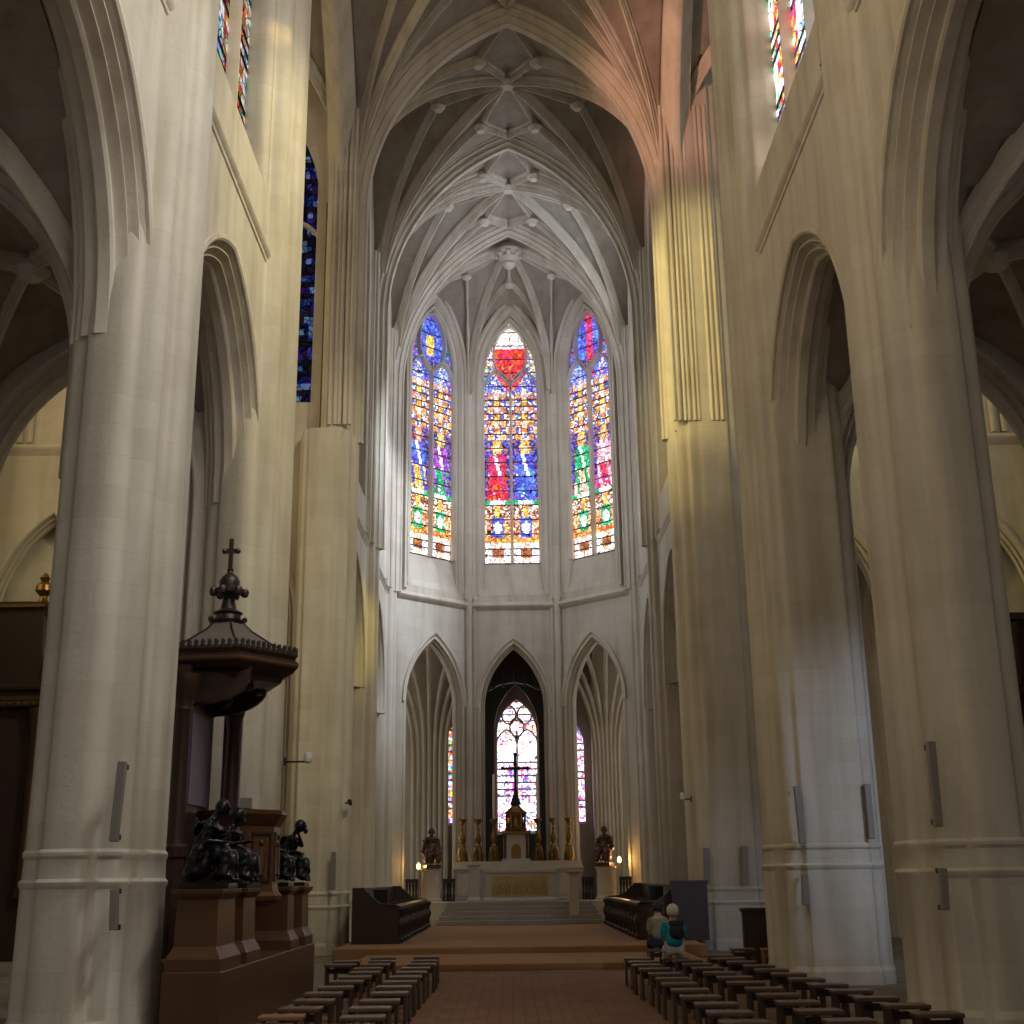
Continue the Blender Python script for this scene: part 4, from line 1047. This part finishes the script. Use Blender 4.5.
un.lathe([(.02,-.28),(.10,-.24),(.16,-.14),(.10,-.05),(.3,.0),(.4,.08)], (CX,CY,4.74), 12); un.build('soffit_carving', 'dark_oak', can, 40)
fi = MB(); z = 5.86
fi.lathe([(.26,-.02),(.30,.03),(.22,.06),(.20,.14),(.24,.17),(.13,.24),(.10,.40),(.14,.46),(.24,.50),(.25,.56),(.16,.62),(.17,.70),(.13,.78),(.05,.84),(.045,.88),(.06,.90),(.02,.93)], (CX,CY,z-.02), 16)
for i in range(6):
    a = 2*PI*i/6+.3; fi.sphere((CX+.25*math.cos(a), CY+.25*math.sin(a), z+.50), .075, 8, 1.1)
    fi.sphere((CX+.27*math.cos(a), CY+.27*math.sin(a), z+.05), .05, 6, 1)
fin = fi.build('finial', 'black_oak', pu, 40)
cx_ = MB(); cx_.box(CX-.035,CX+.035,CY-.035,CY+.035,z+.88,z+1.40); cx_.box(CX-.12,CX+.12,CY-.03,CY+.03,z+1.16,z+1.23); cx_.sphere((CX-.11,CY,z+1.195),.05,8); cx_.sphere((CX+.11,CY,z+1.195),.05,8)
cx_.build('cross', 'dark_oak', fin, 0)

FX = -PI/2   # face +x
G = 'seated bronze figures around the pulpit'
seated_statue('bronze_statue', (-4.06,16.35,1.745), FX, 'large seated bronze figure with bowed head on the nearest pulpit pedestal', scale=.80, head=(0,.12), lean=.16, hands=((-.05,.36,.72),(.12,.40,.62)), group=G)
seated_statue('bronze_statue', (-4.05,17.72,1.745), FX-.15, 'seated bronze figure reading on the second pedestal, left of the pulpit drum', scale=.78, head=(0,.08), lean=.10, hands=((-.08,.42,.70),(.10,.42,.70)), group=G)
seated_statue('bronze_statue', (-4.14,21.05,1.745), FX, 'seated bronze figure half hidden behind the pulpit drum', scale=.82, head=(0,.02), lean=.05, group=G)
seated_statue('bronze_statue', (-4.12,22.5,1.745), FX, 'seated bronze figure resting chin on hand, farthest pedestal of the pulpit', scale=.82, head=(0,.12), lean=.20, hands=((.03,.30,1.03),(.12,.38,.60)), elbows=((-.16,.38,.72),(.25,.10,.64)), group=G)
b = MB(); b.box(-.09,.09,-.05,.05,0,.16); o = b.build('small_box', 'grey_metal', None, 0, (DX+.05,DY-.02,2.902)); bev(o,.01); tag(o, 'small pale grey box standing on top of the pulpit drum', 'box')

# ---- choir stalls --------------------------------------------------------------
def stalls(sg, label, y0=33.2, y1=44.2, xf=3.02, xb=4.22, hb=1.36):
    root = empty('choir_stall', (sg*(xf+xb)/2, y0, .30)); tag(root, label, 'choir stall', 'dark wooden choir stalls along the choir sides')
    L = y1-y0; W = xb-xf; u = lambda x: sg*(x-W/2)            # x: 0 at the aisle side
    endp = [(0,0),(W,0),(W,hb),(W-.30,hb),(W-.34,hb-.08),(W-.42,hb-.12),(W-.60,hb-.30),(W-.72,hb-.38),(.06,hb-.42),(0,hb-.46)]
    for y in (0, L-.08):
        m = MB(); prism_y(m, [(u(x),z) for x,z in endp], y, y+.08); bev(m.build('end_panel', 'dark_oak', root, 0), .01)
    m = MB(); m.box(min(u(.0),u(.06)),max(u(.0),u(.06)),.08,L-.08,0,hb-.50); m.build('front_panel', 'dark_oak', root, 0)
    m = MB(); m.box(min(u(-.03),u(.30)),max(u(-.03),u(.30)),.0,L,hb-.50,hb-.45); bev(m.build('desk', 'black_oak', root, 0), .012)
    m = MB(); m.box(min(u(W-.06),u(W)),max(u(W-.06),u(W)),.08,L-.08,0,hb-.02); m.build('backrest', 'dark_oak', root, 0)
    m = MB(); m.box(min(u(.62),u(W-.06)),max(u(.62),u(W-.06)),.08,L-.08,.40,.45); m.build('seat', 'dark_oak', root, 0)
    n = 12
    for i in range(n+1):
        y = .08+(L-.16)*i/n
        # scrolled stall divider
        pr = [(.50,0),(.62,0),(.60,.2),(.70,.38),(.58,.52),(.52,.66),(.60,.80),(W-.06,.84),(W-.06,.92),(.50,.90),(.42,.80),(.42,.66),(.50,.50),(.55,.38),(.48,.2)]
        m = MB(); prism_y(m, [(u(x),z) for x,z in pr], y-.035, y+.035); m.build('divider', 'black_oak', root, 0)
        # turned bulge on the desk front
        m = MB(); m.lathe([(.05,.02),(.09,.05),(.09,.12),(.05,.16),(.045,.3),(.09,.42),(.10,.50),(.05,.60),(.045,.70),(.09,.78),(.09,.84)], (u(-.03), y, 0), 10); m.build('front_pillar', 'black_oak', root, 40)
    return root
stalls(-1, 'dark wooden choir stall row on the left edge of the platform')
stalls(1, 'dark wooden choir stall row on the right edge of the platform', y0=33.6, y1=45.0, xf=3.05, xb=4.3)
b = MB(); b.box(-.45,.45,-.05,.05,0,1.42); b.box(-.48,.48,-.07,.07,1.36,1.44); b.box(-.38,.38,-.065,-.05,.2,1.2)
o = b.build('wooden_screen', 'dark_oak', None, 0, (4.32,33.2,.30)); bev(o,.01); tag(o, 'tall dark wooden panel standing at the near end of the right choir stalls', 'panel')
for x, y, l in ((-3.86, 36.895, 'small black box standing on the left choir stalls'), (3.92, 37.34, 'small black box standing on the right choir stalls')):
    b = MB(); b.box(-.2,.2,-.12,.12,0,.36); b.box(-.22,.22,-.14,.14,.33,.37)
    o = b.build('black_box', 'iron', None, 0, (x,y,1.222)); bev(o,.01); tag(o, l, 'box')
b = MB(); b.box(-.40,.40,-.10,.10,0,1.15); b.box(-.43,.43,-.14,.14,1.10,1.18); b.box(-.34,.34,-.12,-.10,.12,.98); b.box(-.43,.43,-.14,.14,0,.10)
o = b.build('low_screen', 'black_oak', None, 0, (4.98,27.2,.012)); bev(o,.01); tag(o, 'low near black wooden panel between the two pillars on the right', 'panel')

# ---- sanctuary ------------------------------------------------------------------
b = MB()
for i in range(5): b.box(-2.85+.08*i, 3.05-.08*i, 46.0+.36*i, 48.4, .30+.15*i-.15*(i>0)*0-.0, .45+.15*i)
o = b.build('altar_steps', 'step', None, 0); bev(o,.015); tag(o, 'flight of worn grey stone steps leading up to the altar', 'steps')
b = MB(); b.prism([(-4.7,47.8),(4.7,47.8),(4.7,49.5),(1.95,52.3),(-1.95,52.3),(-4.7,49.5)], .0, 1.04); b.box(-4.4,4.4,47.2,47.8,0,.78); b.box(-4.2,4.2,46.7,47.2,0,.52)
struct(b.build('floor_sanctuary', 'marble', None, 0), 'raised pale stone floor of the sanctuary')
al = empty('altar', (.10,48.1,1.05)); tag(al, 'pale stone free standing altar with a gilded relief front', 'altar')
b = MB()
b.stack([[(sx*(1.25+e), sy*(.42+e), z) for sx, sy in ((-1,-1),(1,-1),(1,1),(-1,1))] for e, z in ((.12,0),(.12,.08),(.04,.14),(0,.16),(0,.96),(.03,1.0),(.06,1.03),(.06,1.14))])
bev(b.build('table', 'marble', al, 0), .01)
b = MB(); b.box(-1.02,1.02,-.45,-.41,.20,.90); rel = b.build('relief_panel', 'gold_relief', al, 0)
random.seed(3); b = MB()
for i in range(22):
    x = -.94+1.88*i/21; h_ = random.uniform(.34,.52)
    b.lathe([(.05,0),(.055,.1),(.035,h_*.6),(.05,h_*.75),(.025,h_*.85),(.036,h_*.93),(.01,h_)], (x,-.45,.24+random.uniform(0,.06)), 8)
b.build('relief_figures', 'gold_relief', rel, 60)
ha = empty('high_altar', (.05,51.0,1.05)); tag(ha, 'grey veined marble high altar below the six candlesticks', 'altar')
b = MB(); b.box(-2.5,2.5,-.45,.6,0,1.15); b.box(-2.56,2.56,-.5,.6,0,.12); bev(b.build('table', 'grey_marble', ha, 0), .01)
b = MB(); b.box(-2.56,2.56,-.52,.6,1.15,1.24); b.box(-2.5,2.5,-.30,.6,1.24,1.46); bev(b.build('gradine', 'marble', ha, 0), .01)
for sx in (-1,1):
    b = MB(); b.box(sx*2.0-.35,sx*2.0+.35,-.47,-.45,.2,1.0); b.box(sx*2.0-.28,sx*2.0+.28,-.485,-.47,.27,.93); b.build('inlaid_panel', 'marble', ha, 0)
tb = empty('tabernacle', (.0,51.1,2.51)); tag(tb, 'marble tabernacle with a gold cornice and arched door on the high altar', 'tabernacle')
b = MB(); b.box(-.50,.50,-.22,.3,0,1.02); b.box(-.56,.56,-.26,.3,0,.1); bev(b.build('body', 'marble', tb, 0), .01)
b = MB(); b.box(-.58,.58,-.30,.32,1.02,1.16); bev(b.build('cornice', 'gold', tb, 0), .02)
b = MB(); prism_y(b, [(a,z) for a,z in arch2d(.19,.45,.2,8,.1)], -.25, -.21); b.build('door', 'gold', tb, 40)
for sx in (-1,1):
    b = MB(); b.lathe([(.06,.1),(.05,.16),(.045,.85),(.07,.95),(.07,1.0)], (sx*.43,-.26,0), 10); b.build('colonnette', 'red_bronze', tb, 40)
ex = empty('altar_cross', (.0,51.1,3.67)); tag(ex, 'tall dark altar cross rising from a gold stand in front of the bright window', 'cross')
b = MB(); b.lathe([(.42,0),(.44,.08),(.32,.16),(.30,.5),(.40,.62),(.44,.7),(.30,.82),(.18,.95),(.10,1.1),(.16,1.18),(.06,1.3)], (0,0,0), 14)
for i in range(6): b.tube((.36*math.cos(i*PI/3),.36*math.sin(i*PI/3),.1), (.36*math.cos(i*PI/3),.36*math.sin(i*PI/3),.7), .05)
b.build('stand', 'gold', ex, 40)
b = MB(); b.box(-.055,.055,-.04,.04,1.25,2.95); b.box(-.5,.5,-.04,.04,2.38,2.48)
for p in ((-.5,2.43),(.5,2.43),(0,2.97)): b.sphere((p[0],0,p[1]),.085,8)
for i in range(8):
    a = i*PI/4+PI/8; b.tube((.1*math.cos(a),0,2.43+.1*math.sin(a)), (.26*math.cos(a),0,2.43+.26*math.sin(a)), .02, .008, 6)
b.lathe([(.22,1.0),(.16,1.2),(.07,1.5),(.055,1.7)], (0,0,0), 10)
b.build('cross', 'iron', ex, 0)
# candlesticks
def candlestick(x, label, candle):
    root = empty('candlestick', (x,51.05,2.51)); tag(root, label, 'candlestick', 'tall gold candlesticks on the high altar')
    b = MB(); n3 = [(.28,0),(.27,.05),(.25,.10),(.26,.22),(.19,.46),(.20,.54)]
    b.lathe(n3, (0,0,.03), 3, -PI/2, 1, 1)
    for i in range(3): b.sphere((.22*math.cos(-PI/2+2*PI*i/3), .22*math.sin(-PI/2+2*PI*i/3), .05), .05, 8)
    b.lathe([(.20,.02),(.22,.18),(.18,.38),(.16,.48),(.10,.56)], (0,0,0), 14); b.build('foot', 'gold', root, 40)
    b = MB(); b.lathe([(.09,.52),(.14,.58),(.08,.64),(.07,.68),(.13,.80),(.14,.88),(.08,1.05),(.045,1.2),(.08,1.26),(.05,1.31),(.045,1.40)], (0,0,0), 14); b.build('stem', 'gold', root, 40)
    b = MB(); b.lathe([(.05,1.38),(.07,1.44),(.17,1.56),(.18,1.62),(.05,1.62)], (0,0,0), 14); b.build('drip_pan', 'gold', root, 40)
    if candle:
        b = MB(); b.lathe([(.045,0),(.042,candle-.02),(.01,candle)], (0,0,1.61), 12); b.tube((0,0,1.61+candle-.01),(0,0,1.65+candle),.005); b.build('candle', 'wax', root, 40)
P6 = [(-2.12,0,'outermost left gold candlestick without a candle'),(-1.50,.0,'second gold candlestick from the left end of the high altar'),(-.87,1.75,'gold candlestick with a tall white candle left of the tabernacle'),
      (.86,1.75,'gold candlestick with a tall white candle right of the tabernacle'),(1.48,0,'second gold candlestick from the right end of the high altar'),(2.10,0,'outermost right gold candlestick without a candle')]
for x, c, l in P6: candlestick(x, l, c)
# pedestals with red brown statues
for sg, lb in ((-1,'left'),(1,'right')):
    px = -3.28 if sg < 0 else 3.42
    b = MB(); b.lathe([(.42,0),(.42,.08),(.35,.14),(.34,1.08),(.37,1.12),(.41,1.16),(.41,1.22)], (0,0,0), 28)
    o = b.build('round_pedestal', 'marble', None, 40, (px,50.0,1.045)); tag(o, 'round white marble pedestal carrying a statue, %s of the altar' % lb, 'pedestal')
    seated_statue('red_statue', (px,50.05,2.27), PI+(.25 if sg<0 else -.3), 'red brown carved statue on the round pedestal %s of the altar' % lb, mat='red_bronze', scale=1.08, base=(.26,.3), head=(.0,.02), lean=.02, bh=.12)
    # black railing behind
    for q, xx in enumerate((-3.98, -2.60) if sg < 0 else (2.74, 4.12)):
        r = empty('black_railing', (xx,50.3 if abs(xx) < 3.5 else 49.55,1.045)); tag(r, 'short black railing on the %s side of the %s statue pedestal' % (('outer' if abs(xx) > 3.5 else 'inner'), lb), 'railing')
        b = MB(); b.box(-.235,.235,-.08,.08,.72,.84); b.box(-.23,.23,-.05,.05,0,.06); b.build('rail', 'black_oak', r, 0)
        for j in range(4):
            b = MB(); b.lathe([(.04,.06),(.055,.2),(.03,.32),(.04,.45),(.055,.6),(.05,.72)], (-.18+.12*j,0,0), 8); b.build('baluster', 'black_oak', r, 40)
# stone stands
b = MB(); b.stack([[(sx*e, sy*e, z) for sx, sy in ((-1,-1),(1,-1),(1,1),(-1,1))] for e, z in ((.24,0),(.24,.07),(.20,.14),(.19,.16),(.18,1.24),(.27,1.28),(.27,1.34))])
o = b.build('stone_stand', 'marble', None, 0, (-1.56,47.70,1.055)); bev(o,.01); tag(o, 'slender pale stone stand at the left of the front altar', 'stand')
b = MB(); b.stack([[(sx*e, sy*e, z) for sx, sy in ((-1,-1),(1,-1),(1,1),(-1,1))] for e, z in ((.165,0),(.16,.05),(.16,1.40),(.33,1.44),(.33,1.52))])
o = b.build('stone_stand', 'marble', None, 0, (2.02,46.54,.602)); bev(o,.01); tag(o, 'pale stone reading stand on the altar steps at right', 'stand')
# glowing lamps by the apse openings
M['lamp'] = glass_mat('lamp glow', 5, False, (1.0,.62,.16))
for x, y, z, l in ((3.98,50.3,2.40,'small glowing golden lamp beside the right statue'), (-3.78,50.3,2.25,'small glowing golden candle lamp beside the left statue')):
    r = empty('lamp', (x,y,z)); tag(r, l, 'lamp')
    b = MB(); b.lathe([(.02,.0),(.07,.03),(.08,.12),(.05,.2),(.01,.24)], (0,0,0), 12); b.build('bulb', 'lamp', r, 60)
    b = MB(); b.tube((0,0,0),(0,0,1.05-z),.02); b.lathe([(.12,0),(.12,.03),(.02,.05)], (0,0,1.045-z), 12); b.build('stem', 'gold', r, 40)
    pl_ = bpy.data.lights.new('lamp_light', 'POINT'); pl_.energy = 34 if x > 0 else 12; pl_.color = (1,.55,.15); pl_.shadow_soft_size = .08
    lo = bpy.data.objects.new('lamp_light', pl_); C.objects.link(lo); lo.location = (x+(.12 if x>0 else -.12), y-.15, z+.12)
# black sheet added in place of the unlit axial chapel walls
b = MB(); wall_panel(b, lambda a, d, z: (a, 59.2+d, z), -1.76, 1.76, 1.0, 12.5, .12, (.10, 1.04, 3.8, 8.5, 2.2), n=10); b.box(-1.76,1.76,59.1,59.4,0,1.0)
o = b.build('chapel_shade_sheet', 'black_oak', None, 0); tag(o, 'tall black sheet added in place of unlit chapel walls around the bright window', 'shade sheet')
b = MB(); b.sweep([(a,52.9,z) for a, z in [(-1.1,9.5),(-.6,9.75),(0,9.85),(.6,9.75),(1.1,9.5)]], (0,1,0), [(-.05,-.04),(.05,-.04),(.05,.04),(-.05,.04)])
for x in (-.9,-.45,0,.45,.9): b.tube((x,52.9,9.7-.1*abs(x)),(x,52.9,10.25-.25*abs(x)),.03,.01,8); b.sphere((x,52.9,9.72-.12*abs(x)),.08,8)
o = b.build('iron_crown_bar', 'iron', None, 40); tag(o, 'black iron bar with spikes hung across the central apse arch', 'iron bar')

# ---- bars, cameras and lamps fixed to the pillars ---------------------------------
def bar(px0, py0, px1, py1, Y, w, label, mat='grey_metal'):
    a = at(px0, py0, Y); b_ = at(px1, py1, Y); root = empty('wall_bar', tuple(b_)); tag(root, label, 'speaker', 'slim grey bars fixed to the pillars')
    m = MB(); t = (a-b_); L_ = t.length; t.normalize(); s_ = Vector((0,1,0)).cross(t).normalized()
    c = [s_*(-w/2), s_*(w/2), s_*(w/2)+Vector((0,-.10,0)), s_*(-w/2)+Vector((0,-.10,0))]
    m.stack([[tuple(q) for q in c], [tuple(q+t*L_) for q in c]]); bev(m.build('housing', mat, root, 0), .01)
    for f in (.06, .94):
        k_ = MB(); p = t*(L_*f); k_.box(p.x-.03,p.x+.03,-.02,.12,p.z-.03,p.z+.03); k_.build('bracket', 'iron', root, 0)
yw = PIER[3]-1.24
bar(124,762,115,842,15.22,.095,'long slim grey bar tilted on the left foreground pillar above its moulding')
bar(116,889,115,930,15.22,.085,'short slim grey bar on the left foreground pillar below its moulding')
bar(929,742,937,827,15.22,.095,'long slim grey bar on the right foreground pillar above its moulding')
bar(941,868,944,910,15.22,.085,'short slim grey bar on the right foreground pillar below its moulding')
bar(796,786,802,844,22.88,.11,'slim grey bar on the left part of the bluish lit right pillar')
bar(866,784,871,839,22.95,.11,'slim grey bar on the bluish lit edge of the right pillar')
bar(804,874,805,905,22.85,.11,'short slim grey bar below the moulding of the bluish lit right pillar')
bar(706,848,707,884,33.95,.16,'slim grey bar on the aisle side of the pillar by the right stalls')
bar(744,846,745,884,33.95,.16,'slim grey bar on the outer side of the pillar by the right stalls')
bar(334,852,333,890,33.95,.13,'slim grey bar on the pillar behind the farthest bronze figure')
def cam_fix(px, py, Y, label, ln=.5, sg=1):
    p = at(px, py, Y); r = empty('wall_mounted_camera', tuple(p)); tag(r, label, 'camera')
    b = MB(); b.tube((-sg*ln,0,-.03),(0,0,-.03),.018); b.box(min(-sg*ln,-sg*ln-sg*.03),max(-sg*ln,-sg*ln-sg*.03),-.06,.06,-.1,.05); b.build('arm', 'iron', r, 0)
    b = MB(); b.lathe([(.03,-.06),(.075,-.03),(.08,.10),(.06,.14),(.01,.15)], (0,0,0), 14); b.build('dome', 'white_plastic', r, 50)
cam_fix(308, 760, 24.3, 'small white dome camera on a thin arm beside the yellow lit left pillar', .42, 1)
cam_fix(683, 798, 34.6, 'small white camera on the inner side of the pillar by the right stalls', .2, -1)
p = at(350, 803, 34.6); r = empty('spotlight', tuple(p)); tag(r, 'small black spotlight on the pillar above the left choir stalls', 'spotlight')
b = MB(); b.tube((0,-.12,.04),(0,.08,-.02),.06,.05,12); b.build('body', 'iron', r, 40); b = MB(); b.box(-.14,0,-.02,.02,-.02,.02); b.build('arm', 'iron', r, 0)

# ---- retable and case glimpsed in the aisles -------------------------------------------
rt = empty('altar_retable', (-13.6,33.2,0)); tag(rt, 'tall black and gold carved retable at the left edge behind the foreground pillar', 'retable')
b = MB(); b.box(-1.3,1.25,.1,.7,0,6.3); b.box(-1.4,1.35,0,.7,0,1.5); bev(b.build('lower_tier', 'black_oak', rt, 0), .02)
b = MB(); b.stack([[(sx*(1.44+e)-.03, .1 if sy<0 and False else (-.1-e if sy<0 else .7), z) for sx, sy in ((-1,-1),(1,-1),(1,1),(-1,1))] for e, z in ((0,6.3),(.06,6.34),(.06,6.45),(-.02,6.48),(-.02,6.72),(.1,6.78),(.12,6.9))]); bev(b.build('cornice', 'black_oak', rt, 0), .02)
b = MB(); b.box(-1.45,1.40,-.10,-.05,6.52,6.62); b.box(-.9,.95,-.08,.0,9.02,9.1)
for j in range(14): b.sphere((-1.3+.2*j,-.17,6.4),.05,6)
b.build('gilding', 'gold', rt, 0)
b = MB(); b.stack([[(-x*.9,y,z) if False else (x,y,z) for x,y in ((-w_,0.05),(w_,.05),(w_,.65),(-w_,.65))] for w_, z in ((1.2,6.9),(1.05,7.3),(.92,7.8),(.88,8.8),(1.08,8.95),(1.12,9.15),(.5,9.2))]); b.build('upper_tier', 'black_oak', rt, 0)
for x in (-1.05, .98):
    b = MB(); b.lathe([(.2,1.5),(.2,1.7),(.14,1.8),(.13,5.6),(.18,5.8),(.22,6.2),(.22,6.3)], (x,-.02,0), 14); b.build('column', 'gold' if x < 0 else 'dark_oak', rt, 40)
    b = MB(); b.lathe([(.22,0),(.12,.1),(.10,.2),(.24,.35),(.22,.5),(.1,.6),(.14,.72),(.03,.86)], (x*.75,.3,9.18), 12); b.build('urn', 'gold', rt, 40)
    b = MB(); b.lathe([(.16,0),(.09,.1),(.17,.3),(.15,.5),(.05,.62),(.09,.75),(.02,.9)], (x*1.12,.1,6.9), 12); b.build('urn', 'gold', rt, 40)
cs_ = empty('wooden_case', (13.1,31.5,0)); tag(cs_, 'dark carved wooden case just visible at the right edge beyond the pillar', 'wooden case')
b = MB(); b.box(-.9,1.2,0,.8,0,8.0); bev(b.build('body', 'dark_oak', cs_, 0), .02)
for z_ in (8.0, 6.1):
    b = MB(); b.box(-1.05,1.3,-.12,.8,z_,z_+.2); bev(b.build('cornice', 'dark_oak', cs_, 0), .02)
for j in range(6):
    b = MB(); b.lathe([(.04,.0),(.12,.15),(.10,.5),(.14,.9),(.06,1.3),(.12,1.5),(.1,1.7)], (-.8+.38*j,-.03,6.25), 10); b.build('carved_post', 'dark_oak', cs_, 40)
